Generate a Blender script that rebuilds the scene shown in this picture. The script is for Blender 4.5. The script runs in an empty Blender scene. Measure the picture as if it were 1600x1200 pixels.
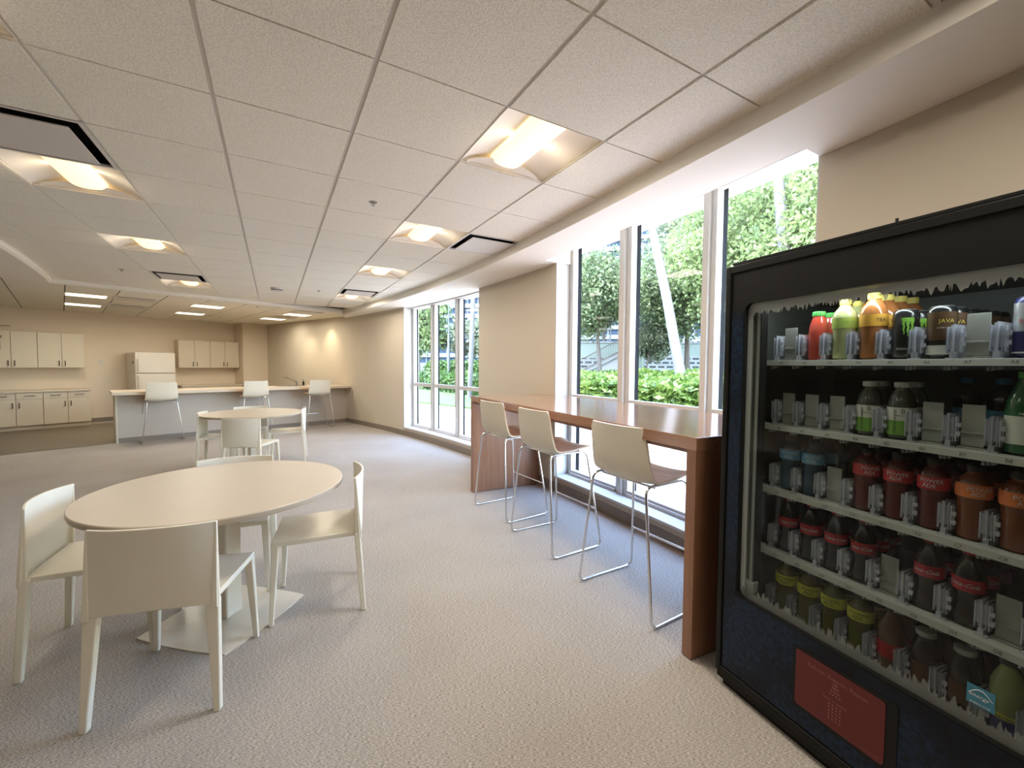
import bpy, math, random
import numpy as np
from mathutils import Vector, Matrix

random.seed(7)
rng = np.random.default_rng(7)
SC = bpy.context.scene
COL = SC.collection
PI = math.pi
R_ = math.radians

# ------------------------------------------------------------------ camera, world, sun, exposure
CH = 1.40                    # camera height
CEIL = 2.64                  # tile ceiling
cam = bpy.data.cameras.new('camera')
cam.sensor_width = 36.0
cam.lens = 649.4 / 1600 * 36.0
cam.clip_start = 0.05
cam.clip_end = 500
camo = bpy.data.objects.new('camera', cam)
COL.objects.link(camo)
Rv = Vector((0.8676441, -0.4971421, 0.0065938))
Uv = Vector((0.0158047, 0.0408339, 0.9990409))
Fv = Vector((0.4969345, 0.8667078, -0.0432865))
M = Matrix.Identity(4)
for r in range(3):
    M[r][0] = Rv[r]; M[r][1] = Uv[r]; M[r][2] = -Fv[r]
M[0][3] = 0; M[1][3] = 0; M[2][3] = CH
camo.matrix_world = M
SC.camera = camo

SKY = 3.0
SUN = 9.5
LAMP = 11.0
SC.view_settings.view_transform = 'Standard'
SC.view_settings.look = 'None'
SC.view_settings.gamma = 1.0
SC.view_settings.exposure = 0.58
SC.view_settings.use_curve_mapping = False

world = bpy.data.worlds.new('world')
SC.world = world
world.use_nodes = True
wn = world.node_tree
wn.nodes.clear()
wo = wn.nodes.new('ShaderNodeOutputWorld')
wb = wn.nodes.new('ShaderNodeBackground')
ws = wn.nodes.new('ShaderNodeTexSky')
ws.sky_type = 'NISHITA'
ws.sun_disc = False
ws.sun_elevation = R_(62)
ws.sun_rotation = R_(250)
ws.dust_density = 1.2
wb.inputs['Strength'].default_value = SKY
wn.links.new(ws.outputs['Color'], wb.inputs['Color'])
wn.links.new(wb.outputs['Background'], wo.inputs['Surface'])

sun = bpy.data.lights.new('sun', 'SUN')
sun.energy = SUN
sun.angle = R_(0.6)
sun.color = (1.0, 0.96, 0.88)
suno = bpy.data.objects.new('sun', sun)
COL.objects.link(suno)
suno.rotation_euler = Vector((0.18, 0.10, -1.0)).to_track_quat('-Z', 'Y').to_euler()

SC.cycles.use_denoising = True
SC.cycles.max_bounces = 10
SC.cycles.diffuse_bounces = 5
SC.cycles.glossy_bounces = 4
SC.cycles.transmission_bounces = 6
SC.cycles.transparent_max_bounces = 24
SC.cycles.sample_clamp_indirect = 6.0
SC.cycles.caustics_reflective = False
SC.cycles.caustics_refractive = False

# ------------------------------------------------------------------ materials
MATS = {}


def new_mat(name):
    m = bpy.data.materials.new(name)
    m.use_nodes = True
    MATS[name] = m
    nt = m.node_tree
    b = nt.nodes['Principled BSDF']
    return m, nt, b


def mat(name, col, rough=0.5, metal=0.0, noise=None, bump=None, coat=0.0, spec=0.5, alpha=None, trans=None):
    """noise=(scale, amount) colour variation; bump=(scale, strength)."""
    if name in MATS:
        return MATS[name]
    m, nt, b = new_mat(name)
    b.inputs['Base Color'].default_value = (*col, 1)
    b.inputs['Roughness'].default_value = rough
    b.inputs['Metallic'].default_value = metal
    b.inputs['Specular IOR Level'].default_value = spec
    if coat:
        b.inputs['Coat Weight'].default_value = coat
        b.inputs['Coat Roughness'].default_value = 0.08
    if alpha is not None:
        b.inputs['Alpha'].default_value = alpha
    if trans is not None:
        b.inputs['Transmission Weight'].default_value = trans
    tc = nt.nodes.new('ShaderNodeTexCoord')
    if noise is None:
        noise = (6.0, 0.03)
    n = nt.nodes.new('ShaderNodeTexNoise')
    n.inputs['Scale'].default_value = noise[0]
    n.inputs['Detail'].default_value = 4
    nt.links.new(tc.outputs['Object'], n.inputs['Vector'])
    mx = nt.nodes.new('ShaderNodeMix')
    mx.data_type = 'RGBA'
    a = noise[1]
    mx.inputs[6].default_value = (*[max(0, c * (1 - a)) for c in col], 1)
    mx.inputs[7].default_value = (*[min(1, c * (1 + a)) for c in col], 1)
    nt.links.new(n.outputs['Fac'], mx.inputs[0])
    nt.links.new(mx.outputs[2], b.inputs['Base Color'])
    if bump:
        n2 = nt.nodes.new('ShaderNodeTexNoise')
        n2.inputs['Scale'].default_value = bump[0]
        n2.inputs['Detail'].default_value = 3
        nt.links.new(tc.outputs['Object'], n2.inputs['Vector'])
        bp = nt.nodes.new('ShaderNodeBump')
        bp.inputs['Strength'].default_value = bump[1]
        bp.inputs['Distance'].default_value = 0.004
        nt.links.new(n2.outputs['Fac'], bp.inputs['Height'])
        nt.links.new(bp.outputs['Normal'], b.inputs['Normal'])
    return m


def emit(name, col, strength, base=(0.8, 0.8, 0.8)):
    if name in MATS:
        return MATS[name]
    m, nt, b = new_mat(name)
    b.inputs['Base Color'].default_value = (*base, 1)
    b.inputs['Emission Color'].default_value = (*col, 1)
    b.inputs['Emission Strength'].default_value = strength
    return m


def thin_glass(name, tint=(1, 1, 1), refl=1.0, rough=0.0, body=0.0, bodycol=(0.6, 0.62, 0.65)):
    """clear sheet: transparent seen through, mirror-like by fresnel, plus a little haze"""
    if name in MATS:
        return MATS[name]
    m = bpy.data.materials.new(name)
    m.use_nodes = True
    MATS[name] = m
    nt = m.node_tree
    nt.nodes.clear()
    o = nt.nodes.new('ShaderNodeOutputMaterial')
    t = nt.nodes.new('ShaderNodeBsdfTransparent')
    t.inputs[0].default_value = (*tint, 1)
    g = nt.nodes.new('ShaderNodeBsdfGlossy')
    g.inputs['Roughness'].default_value = rough
    f = nt.nodes.new('ShaderNodeLayerWeight')
    f.inputs['Blend'].default_value = 0.5
    pw = nt.nodes.new('ShaderNodeMath')
    pw.operation = 'POWER'
    pw.inputs[1].default_value = 5.0
    nt.links.new(f.outputs['Facing'], pw.inputs[0])
    mu = nt.nodes.new('ShaderNodeMath')
    mu.operation = 'MULTIPLY_ADD'
    mu.inputs[1].default_value = 0.9 * refl
    mu.inputs[2].default_value = 0.05 * refl
    nt.links.new(pw.outputs[0], mu.inputs[0])
    mx = nt.nodes.new('ShaderNodeMixShader')
    nt.links.new(mu.outputs[0], mx.inputs[0])
    nt.links.new(t.outputs[0], mx.inputs[1])
    nt.links.new(g.outputs[0], mx.inputs[2])
    last = mx
    if body > 0:
        d = nt.nodes.new('ShaderNodeBsdfDiffuse')
        d.inputs[0].default_value = (*bodycol, 1)
        m2 = nt.nodes.new('ShaderNodeMixShader')
        m2.inputs[0].default_value = body
        nt.links.new(mx.outputs[0], m2.inputs[1])
        nt.links.new(d.outputs[0], m2.inputs[2])
        last = m2
    nt.links.new(last.outputs[0], o.inputs[0])
    return m


def mat_carpet():
    m, nt, b = new_mat('carpet')
    b.inputs['Roughness'].default_value = 0.95
    b.inputs['Specular IOR Level'].default_value = 0.15
    tc = nt.nodes.new('ShaderNodeTexCoord')
    mp = nt.nodes.new('ShaderNodeMapping')
    mp.inputs['Rotation'].default_value = (0, 0, R_(30))
    nt.links.new(tc.outputs['Object'], mp.inputs['Vector'])
    mp2 = nt.nodes.new('ShaderNodeMapping')
    mp2.inputs['Scale'].default_value = (0.65, 3.8, 1.0)
    nt.links.new(mp.outputs[0], mp2.inputs['Vector'])
    n1 = nt.nodes.new('ShaderNodeTexNoise')
    n1.inputs['Scale'].default_value = 135
    n1.inputs['Detail'].default_value = 3
    nt.links.new(mp2.outputs[0], n1.inputs['Vector'])
    n2 = nt.nodes.new('ShaderNodeTexNoise')
    n2.inputs['Scale'].default_value = 1.3
    n2.inputs['Detail'].default_value = 5
    nt.links.new(tc.outputs['Object'], n2.inputs['Vector'])
    cr = nt.nodes.new('ShaderNodeValToRGB')
    cr.color_ramp.elements[0].position = 0.36
    cr.color_ramp.elements[0].color = (0.22, 0.195, 0.17, 1)
    cr.color_ramp.elements[1].position = 0.64
    cr.color_ramp.elements[1].color = (0.66, 0.60, 0.535, 1)
    nt.links.new(n1.outputs['Fac'], cr.inputs[0])
    mx = nt.nodes.new('ShaderNodeMix')
    mx.data_type = 'RGBA'
    mx.blend_type = 'MULTIPLY'
    mx.inputs[0].default_value = 0.45
    nt.links.new(cr.outputs[0], mx.inputs[6])
    cr2 = nt.nodes.new('ShaderNodeValToRGB')
    cr2.color_ramp.elements[0].position = 0.3
    cr2.color_ramp.elements[0].color = (0.72, 0.72, 0.72, 1)
    cr2.color_ramp.elements[1].position = 0.7
    cr2.color_ramp.elements[1].color = (1, 1, 1, 1)
    nt.links.new(n2.outputs['Fac'], cr2.inputs[0])
    nt.links.new(cr2.outputs[0], mx.inputs[7])
    nt.links.new(mx.outputs[2], b.inputs['Base Color'])
    bp = nt.nodes.new('ShaderNodeBump')
    bp.inputs['Strength'].default_value = 0.5
    bp.inputs['Distance'].default_value = 0.004
    nt.links.new(n1.outputs['Fac'], bp.inputs['Height'])
    nt.links.new(bp.outputs['Normal'], b.inputs['Normal'])
    return m


def mat_tile_ceiling():
    m, nt, b = new_mat('acoustic_tile')
    b.inputs['Roughness'].default_value = 0.9
    b.inputs['Specular IOR Level'].default_value = 0.2
    tc = nt.nodes.new('ShaderNodeTexCoord')
    n1 = nt.nodes.new('ShaderNodeTexNoise')
    n1.inputs['Scale'].default_value = 130
    n1.inputs['Detail'].default_value = 2
    nt.links.new(tc.outputs['Object'], n1.inputs['Vector'])
    cr = nt.nodes.new('ShaderNodeValToRGB')
    cr.color_ramp.elements[0].position = 0.30
    cr.color_ramp.elements[0].color = (0.74, 0.70, 0.60, 1)
    cr.color_ramp.elements[1].position = 0.62
    cr.color_ramp.elements[1].color = (0.91, 0.865, 0.755, 1)
    nt.links.new(n1.outputs['Fac'], cr.inputs[0])
    nt.links.new(cr.outputs[0], b.inputs['Base Color'])
    bp = nt.nodes.new('ShaderNodeBump')
    bp.inputs['Strength'].default_value = 0.5
    bp.inputs['Distance'].default_value = 0.004
    nt.links.new(n1.outputs['Fac'], bp.inputs['Height'])
    nt.links.new(bp.outputs['Normal'], b.inputs['Normal'])
    return m


def mat_wood(name, c1, c2, axis=1, rough=0.25, scale=3.0, coat=0.3):
    m, nt, b = new_mat(name)
    b.inputs['Roughness'].default_value = rough
    b.inputs['Coat Weight'].default_value = coat
    b.inputs['Coat Roughness'].default_value = 0.12
    tc = nt.nodes.new('ShaderNodeTexCoord')
    mp = nt.nodes.new('ShaderNodeMapping')
    s = [14.0, 14.0, 14.0]
    s[axis] = 0.9
    mp.inputs['Scale'].default_value = s
    nt.links.new(tc.outputs['Object'], mp.inputs['Vector'])
    n = nt.nodes.new('ShaderNodeTexNoise')
    n.inputs['Scale'].default_value = scale
    n.inputs['Detail'].default_value = 6
    n.inputs['Distortion'].default_value = 0.4
    nt.links.new(mp.outputs[0], n.inputs['Vector'])
    cr = nt.nodes.new('ShaderNodeValToRGB')
    cr.color_ramp.elements[0].position = 0.3
    cr.color_ramp.elements[0].color = (*c1, 1)
    cr.color_ramp.elements[1].position = 0.7
    cr.color_ramp.elements[1].color = (*c2, 1)
    nt.links.new(n.outputs['Fac'], cr.inputs[0])
    nt.links.new(cr.outputs[0], b.inputs['Base Color'])
    return m


def mat_brick(name, c1, c2, mortar, scale, bw, rh, ms, rot=0.0, plane='XY', rough=0.8):
    m, nt, b = new_mat(name)
    b.inputs['Roughness'].default_value = rough
    tc = nt.nodes.new('ShaderNodeTexCoord')
    mp = nt.nodes.new('ShaderNodeMapping')
    if plane == 'XZ':
        mp.inputs['Rotation'].default_value = (R_(-90), 0, 0)
    else:
        mp.inputs['Rotation'].default_value = (0, 0, rot)
    nt.links.new(tc.outputs['Object'], mp.inputs['Vector'])
    br = nt.nodes.new('ShaderNodeTexBrick')
    br.inputs['Color1'].default_value = (*c1, 1)
    br.inputs['Color2'].default_value = (*c2, 1)
    br.inputs['Mortar'].default_value = (*mortar, 1)
    br.inputs['Scale'].default_value = scale
    br.inputs['Brick Width'].default_value = bw
    br.inputs['Row Height'].default_value = rh
    br.inputs['Mortar Size'].default_value = ms
    nt.links.new(mp.outputs[0], br.inputs['Vector'])
    nt.links.new(br.outputs['Color'], b.inputs['Base Color'])
    return m


def mat_leaf(name, c1, c2, trans=0.35, scale=1.2):
    m = bpy.data.materials.new(name)
    m.use_nodes = True
    MATS[name] = m
    nt = m.node_tree
    nt.nodes.clear()
    o = nt.nodes.new('ShaderNodeOutputMaterial')
    tc = nt.nodes.new('ShaderNodeTexCoord')
    n = nt.nodes.new('ShaderNodeTexNoise')
    n.inputs['Scale'].default_value = scale
    n.inputs['Detail'].default_value = 8
    n.inputs['Roughness'].default_value = 0.75
    nt.links.new(tc.outputs['Object'], n.inputs['Vector'])
    cr = nt.nodes.new('ShaderNodeValToRGB')
    cr.color_ramp.elements[0].position = 0.36
    cr.color_ramp.elements[0].color = (*c1, 1)
    cr.color_ramp.elements[1].position = 0.64
    cr.color_ramp.elements[1].color = (*c2, 1)
    nt.links.new(n.outputs['Fac'], cr.inputs[0])
    d = nt.nodes.new('ShaderNodeBsdfPrincipled')
    d.inputs['Roughness'].default_value = 0.55
    t = nt.nodes.new('ShaderNodeBsdfTranslucent')
    nt.links.new(cr.outputs[0], d.inputs['Base Color'])
    nt.links.new(cr.outputs[0], t.inputs[0])
    mx = nt.nodes.new('ShaderNodeMixShader')
    mx.inputs[0].default_value = trans
    nt.links.new(d.outputs[0], mx.inputs[1])
    nt.links.new(t.outputs[0], mx.inputs[2])
    nt.links.new(mx.outputs[0], o.inputs[0])
    return m


M_CARPET = mat_carpet()
M_TILE = mat_tile_ceiling()
M_VINYL = mat('kitchen_vinyl', (0.13, 0.105, 0.072), 0.35, noise=(3, 0.12))
M_WALL = mat('wall_paint', (0.60, 0.53, 0.42), 0.75, noise=(2, 0.02), bump=(160, 0.05))
M_WALLK = mat('kitchen_wall_paint', (0.74, 0.63, 0.49), 0.75, noise=(2, 0.02), bump=(160, 0.05))
M_SOFFIT = mat('soffit_paint', (0.87, 0.82, 0.73), 0.8, noise=(2, 0.015))
M_GRID = mat('ceiling_grid_metal', (0.66, 0.62, 0.57), 0.5)
M_GRIDD = mat('ceiling_void', (0.10, 0.09, 0.08), 0.9)
M_WHITE = mat('white_window_paint', (0.62, 0.60, 0.57), 0.4)
M_REVEAL = mat('white_reveal_paint', (0.60, 0.575, 0.55), 0.6)
M_BASE = mat('vinyl_baseboard', (0.23, 0.19, 0.155), 0.5)
M_CURB = mat('curb_paint', (0.42, 0.35, 0.28), 0.6)
M_BLACKG = mat('dark_gasket', (0.004, 0.004, 0.005), 0.7, spec=0.1)
M_GLASS = thin_glass('window_glass', (0.97, 0.985, 0.98), 0.40)
M_CHAIR = mat('white_chair_plastic', (0.84, 0.79, 0.66), 0.42, bump=(300, 0.04))
M_TABLE = mat('white_table_laminate', (0.56, 0.47, 0.355), 0.38)
M_TBASE = mat('white_table_base_enamel', (0.72, 0.66, 0.55), 0.22)
M_SHELL = mat('stool_shell_laminate', (0.74, 0.67, 0.54), 0.45)
M_CHROME = mat('chrome_rod', (0.72, 0.72, 0.72), 0.16, metal=1.0, noise=(5, 0.02))
M_CHROMED = mat('brushed_steel', (0.30, 0.27, 0.24), 0.35, metal=0.9)
M_WOODV = mat_wood('seat_veneer', (0.60, 0.40, 0.27), (0.80, 0.58, 0.42), axis=0, rough=0.4, scale=2.2, coat=0.1)
M_BARTOP = mat_wood('bar_top_veneer', (0.27, 0.125, 0.066), (0.40, 0.20, 0.11), axis=1, rough=0.16, scale=1.6, coat=0.6)
M_BARLEG = mat_wood('bar_leg_veneer', (0.235, 0.105, 0.055), (0.33, 0.16, 0.088), axis=2, rough=0.3, scale=1.6, coat=0.2)
M_CAB = mat('cabinet_laminate', (0.65, 0.57, 0.44), 0.45)
M_CABE = mat('cabinet_gap', (0.20, 0.17, 0.14), 0.7)
M_PULL = mat('dark_bronze_pull', (0.07, 0.055, 0.045), 0.35, metal=0.7)
M_COUNTER = mat('counter_laminate', (0.66, 0.56, 0.44), 0.35, noise=(30, 0.06))
M_PANEL = mat('counter_front_laminate', (0.50, 0.435, 0.365), 0.5)
M_FRIDGE = mat('fridge_enamel', (0.66, 0.60, 0.51), 0.35)
M_BLACK = mat('black_plastic', (0.008, 0.008, 0.008), 0.5, spec=0.25)
M_VBLACK = mat('vending_black_enamel', (0.008, 0.008, 0.007), 0.45, bump=(400, 0.05), spec=0.2)
M_VLINER = mat('vending_liner', (0.10, 0.105, 0.095), 0.55)
M_VJAMB = mat('vending_door_jamb', (0.42, 0.43, 0.41), 0.4)
M_LIP = mat('vending_shelf_lip', (0.36, 0.36, 0.33), 0.5)
M_PUSH = mat('vending_pusher_plastic', (0.30, 0.30, 0.27), 0.55)
M_CLEAR = thin_glass('clear_acrylic', (0.95, 0.95, 0.97), 2.2, rough=0.08, body=0.30, bodycol=(0.85, 0.87, 0.95))
M_DGLASS = thin_glass('vending_glass', (0.66, 0.70, 0.68), 0.6)
M_TEXTW = mat('white_print', (0.75, 0.75, 0.73), 0.5)
M_TEXTK = mat('black_print', (0.02, 0.02, 0.02), 0.5)
M_SPK = mat('detector_plastic', (0.66, 0.62, 0.56), 0.4)
M_DIFF = emit('lamp_basket_glow', (1.0, 0.74, 0.36), 1.15, (0.9, 0.85, 0.7))
M_TROFF = mat('troffer_enamel', (0.90, 0.84, 0.76), 0.75, spec=0.2)
M_PANL = emit('flat_lamp_glow', (1.0, 0.86, 0.62), 1.5)


def nt_gradient_blue():
    """printed lower door graphic: dark blue with mottled water pattern and a black swoosh"""
    m, nt, b = new_mat('vending_blue_graphic')
    b.inputs['Roughness'].default_value = 0.35
    b.inputs['Specular IOR Level'].default_value = 0.25
    tc = nt.nodes.new('ShaderNodeTexCoord')
    n = nt.nodes.new('ShaderNodeTexNoise')
    n.inputs['Scale'].default_value = 55
    n.inputs['Detail'].default_value = 6
    nt.links.new(tc.outputs['Object'], n.inputs['Vector'])
    n2 = nt.nodes.new('ShaderNodeTexNoise')
    n2.inputs['Scale'].default_value = 3.2
    n2.inputs['Detail'].default_value = 2
    nt.links.new(tc.outputs['Object'], n2.inputs['Vector'])
    cr = nt.nodes.new('ShaderNodeValToRGB')
    cr.color_ramp.elements[0].position = 0.38
    cr.color_ramp.elements[0].color = (0.003, 0.006, 0.014, 1)
    cr.color_ramp.elements[1].position = 0.66
    cr.color_ramp.elements[1].color = (0.007, 0.024, 0.056, 1)
    nt.links.new(n.outputs['Fac'], cr.inputs[0])
    cr2 = nt.nodes.new('ShaderNodeValToRGB')
    cr2.color_ramp.elements[0].position = 0.42
    cr2.color_ramp.elements[0].color = (0.25, 0.25, 0.3, 1)
    cr2.color_ramp.elements[1].position = 0.52
    cr2.color_ramp.elements[1].color = (1, 1, 1, 1)
    nt.links.new(n2.outputs['Fac'], cr2.inputs[0])
    mx = nt.nodes.new('ShaderNodeMix')
    mx.data_type = 'RGBA'
    mx.blend_type = 'MULTIPLY'
    mx.inputs[0].default_value = 1.0
    nt.links.new(cr.outputs[0], mx.inputs[6])
    nt.links.new(cr2.outputs[0], mx.inputs[7])
    nt.links.new(mx.outputs[2], b.inputs['Base Color'])
    return m


M_VBLUE = nt_gradient_blue()

# ------------------------------------------------------------------ mesh builder


class MB:
    def __init__(self):
        self.v = []
        self.f = []

    def add(self, vs, fs, xf=None):
        o = len(self.v)
        for p in vs:
            if xf is not None:
                p = xf @ Vector(p)
            self.v.append(tuple(p))
        for f in fs:
            self.f.append(tuple(i + o for i in f))
        return self

    def box(self, a, b, xf=None):
        x0, y0, z0 = a
        x1, y1, z1 = b
        vs = [(x0, y0, z0), (x1, y0, z0), (x1, y1, z0), (x0, y1, z0), (x0, y0, z1), (x1, y0, z1), (x1, y1, z1), (x0, y1, z1)]
        fs = [(0, 3, 2, 1), (4, 5, 6, 7), (0, 1, 5, 4), (1, 2, 6, 5), (2, 3, 7, 6), (3, 0, 4, 7)]
        return self.add(vs, fs, xf)

    def frustum(self, p0, s0, p1, s1, xf=None):
        vs = []
        for p, s in ((p0, s0), (p1, s1)):
            for dx, dy in ((-1, -1), (1, -1), (1, 1), (-1, 1)):
                vs.append((p[0] + dx * s[0] / 2, p[1] + dy * s[1] / 2, p[2]))
        fs = [(0, 3, 2, 1), (4, 5, 6, 7), (0, 1, 5, 4), (1, 2, 6, 5), (2, 3, 7, 6), (3, 0, 4, 7)]
        if p1[2] < p0[2]:
            fs = [tuple(reversed(f)) for f in fs]
        return self.add(vs, fs, xf)

    def prism(self, poly, z0, z1, xf=None):
        """poly: list of (x,y) counter-clockwise; may be non-convex (n-gon caps)"""
        n = len(poly)
        vs = [(p[0], p[1], z0) for p in poly] + [(p[0], p[1], z1) for p in poly]
        fs = [tuple(reversed(range(n))), tuple(range(n, 2 * n))]
        for i in range(n):
            j = (i + 1) % n
            fs.append((i, j, n + j, n + i))
        return self.add(vs, fs, xf)

    def lathe(self, prof, seg=24, xf=None, cap=True):
        vs = []
        fs = []
        n = len(prof)
        for (r, z) in prof:
            for k in range(seg):
                a = 2 * PI * k / seg
                vs.append((r * math.cos(a), r * math.sin(a), z))
        for i in range(n - 1):
            for k in range(seg):
                k2 = (k + 1) % seg
                fs.append((i * seg + k, i * seg + k2, (i + 1) * seg + k2, (i + 1) * seg + k))
        if cap:
            fs.append(tuple(reversed(range(seg))))
            fs.append(tuple((n - 1) * seg + k for k in range(seg)))
        return self.add(vs, fs, xf)

    def cyl(self, p0, p1, r, seg=12, r1=None):
        return self.tube([p0, p1], r, seg, r1=r1)

    def tube(self, path, r, seg=10, closed=False, r1=None):
        P = [Vector(p) for p in path]
        n = len(P)
        T = []
        for i in range(n):
            if closed:
                t = (P[(i + 1) % n] - P[i - 1])
            else:
                t = (P[min(i + 1, n - 1)] - P[max(i - 1, 0)])
            T.append(t.normalized())
        up = Vector((0, 0, 1)) if abs(T[0].z) < 0.9 else Vector((1, 0, 0))
        N = (up - T[0] * up.dot(T[0])).normalized()
        vs = []
        for i in range(n):
            if i > 0:
                ax = T[i - 1].cross(T[i])
                if ax.length > 1e-6:
                    N = Matrix.Rotation(T[i - 1].angle(T[i]), 3, ax.normalized()) @ N
                N = (N - T[i] * N.dot(T[i])).normalized()
            B = T[i].cross(N)
            rr = r if r1 is None else r + (r1 - r) * i / (n - 1)
            for k in range(seg):
                a = 2 * PI * k / seg
                vs.append(P[i] + N * (rr * math.cos(a)) + B * (rr * math.sin(a)))
        fs = []
        m = n if closed else n - 1
        for i in range(m):
            j = (i + 1) % n
            for k in range(seg):
                k2 = (k + 1) % seg
                fs.append((i * seg + k, i * seg + k2, j * seg + k2, j * seg + k))
        if not closed:
            fs.append(tuple(reversed(range(seg))))
            fs.append(tuple((n - 1) * seg + k for k in range(seg)))
        return self.add(vs, fs)

    def sheet(self, rows, normals, t):
        """solid sheet: rows[i][j] front points, moved by -normals*t for the back"""
        ni, nj = len(rows), len(rows[0])
        vs = [p for r in rows for p in r] + [Vector(rows[i][j]) - Vector(normals[i][j]) * t for i in range(ni) for j in range(nj)]
        o = ni * nj
        fs = []
        for i in range(ni - 1):
            for j in range(nj - 1):
                a, b, c, d = i * nj + j, i * nj + j + 1, (i + 1) * nj + j + 1, (i + 1) * nj + j
                fs.append((a, b, c, d))
                fs.append((o + a, o + d, o + c, o + b))
        for j in range(nj - 1):
            a, b = j, j + 1
            fs.append((b, a, o + a, o + b))
            a, b = (ni - 1) * nj + j, (ni - 1) * nj + j + 1
            fs.append((a, b, o + b, o + a))
        for i in range(ni - 1):
            a, b = i * nj, (i + 1) * nj
            fs.append((a, b, o + b, o + a))
            a, b = i * nj + nj - 1, (i + 1) * nj + nj - 1
            fs.append((b, a, o + a, o + b))
        return self.add(vs, fs)

    def build(self, name, m=None, parent=None, smooth=False, bevel=0.0, seg=2, kind=None, label=None):
        me = bpy.data.meshes.new(name)
        me.from_pydata([tuple(p) for p in self.v], [], self.f)
        me.validate()
        me.update()
        if m is not None:
            me.materials.append(m)
        if smooth:
            me.polygons.foreach_set('use_smooth', [True] * len(me.polygons))
            try:
                me.set_sharp_from_angle(angle=R_(38))
            except Exception:
                pass
        o = bpy.data.objects.new(name, me)
        COL.objects.link(o)
        if parent is not None:
            o.parent = parent
        if bevel > 0:
            bm = o.modifiers.new('bevel', 'BEVEL')
            bm.width = bevel
            bm.segments = seg
            bm.limit_method = 'ANGLE'
            bm.angle_limit = R_(40)
        if kind:
            o['kind'] = kind
        if label:
            o['label'] = label
        return o


def tag(o, label, cat, group=None, kind=None):
    o['label'] = label
    o['category'] = cat
    if group:
        o['group'] = group
    if kind:
        o['kind'] = kind
    return o


def thing(name, label, cat, loc=(0, 0, 0), rz=0.0, group=None):
    o = bpy.data.objects.new(name, None)
    COL.objects.link(o)
    o.location = loc
    o.rotation_euler = (0, 0, rz)
    o.empty_display_size = 0.1
    return tag(o, label, cat, group)


def kids(o):
    return [c for c in COL.objects if c.parent == o]


TREE = {}


def tree_of(o):
    """children lists, remembered so that copying does not search the scene each time"""
    if o.name not in TREE:
        TREE[o.name] = kids(o)
    return TREE[o.name]


def dup(root, label, loc, rz=None, group=None, name=None):
    def cp(o, par):
        c = o.copy()
        COL.objects.link(c)
        c.parent = par
        for ch in tree_of(o):
            cp(ch, c)
        return c
    r = cp(root, None)
    r.location = loc
    if rz is not None:
        r.rotation_euler = (0, 0, rz)
    r['label'] = label
    if group:
        r['group'] = group
    return r


def fillet(pts, r, n=5, closed=True):
    """round the corners of a 3-D polyline"""
    P = [Vector(p) for p in pts]
    N = len(P)
    out = []
    for i in range(N):
        if not closed and i in (0, N - 1):
            out.append(P[i])
            continue
        a, b, c = P[i - 1], P[i], P[(i + 1) % N]
        u = (a - b)
        v = (c - b)
        d = min(r, u.length * 0.45, v.length * 0.45)
        s, e = b + u.normalized() * d, b + v.normalized() * d
        for k in range(n + 1):
            t = k / n
            out.append(s * (1 - t) ** 2 + b * 2 * t * (1 - t) + e * t ** 2)
    return out


def text_verts(s, size, align='CENTER', shear=0.0, extrude=0.0):
    cu = bpy.data.curves.new('t', 'FONT')
    cu.body = s
    cu.size = size
    cu.align_x = align
    cu.align_y = 'CENTER'
    cu.shear = shear
    cu.resolution_u = 2
    cu.extrude = extrude
    ob = bpy.data.objects.new('t', cu)
    COL.objects.link(ob)
    bpy.context.view_layer.update()
    me = bpy.data.meshes.new_from_object(ob)
    vs = [v.co.copy() for v in me.vertices]
    fs = [tuple(p.vertices) for p in me.polygons]
    bpy.data.objects.remove(ob)
    bpy.data.curves.remove(cu)
    bpy.data.meshes.remove(me)
    return vs, fs


def text_flat(name, s, size, origin, m, parent, ax=(1, 0, 0), up=(0, 0, 1), align='CENTER', shear=0.0, bold=0.0):
    vs, fs = text_verts(s, size, align, shear)
    ax = Vector(ax)
    up = Vector(up)
    o = Vector(origin)
    mb = MB()
    mb.add([o + ax * v.x + up * v.y for v in vs], fs)
    return mb.build(name, m, parent)


def text_round(name, s, size, r, z, m, parent, a0=0.0, shear=0.0, vertical=False, align='CENTER'):
    """text wrapped on a cylinder whose front is local -Y"""
    vs, fs = text_verts(s, size, align, shear)
    mb = MB()
    out = []
    for v in vs:
        x, y = (v.x, v.y) if not vertical else (-v.y, v.x)
        a = a0 + x / r
        out.append(Vector((r * math.sin(a), -r * math.cos(a), z + y)))
    mb.add(out, fs)
    return mb.build(name, m, parent)


def lin(a, b, t):
    return a + (b - a) * t


# ------------------------------------------------------------------ shell of the room
def wx(y):
    """inner face of the curved window wall"""
    return 2.412 + 0.176 * y - 0.0237 * y * y


def wn_(y):
    """outward unit normal of the wall at y"""
    s = 0.176 - 0.0474 * y
    n = Vector((1, -s, 0))
    return n.normalized()


def wp(y, off=0.0, z=0.0):
    n = wn_(y)
    return Vector((wx(y) + n.x * off, y + n.y * off, z))


bulk_pts = [(1.90, -2.5), (1.92, -0.5), (1.94, 0.35), (1.99, 0.79), (2.045, 1.2), (2.09, 1.8), (2.125, 2.5), (2.132, 3.2),
            (2.125, 4.0), (2.10, 5.2), (2.04, 6.47), (1.90, 7.45), (1.66, 8.75), (1.46, 9.8), (1.40, 10.08)]
pf = np.polyfit([p[1] for p in bulk_pts], [p[0] for p in bulk_pts], 4)


def bx_(y):
    return float(np.polyval(pf, y))


W2 = (1.17, 3.815)
W1 = (5.62, 8.27)
SOF = 2.545


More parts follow.
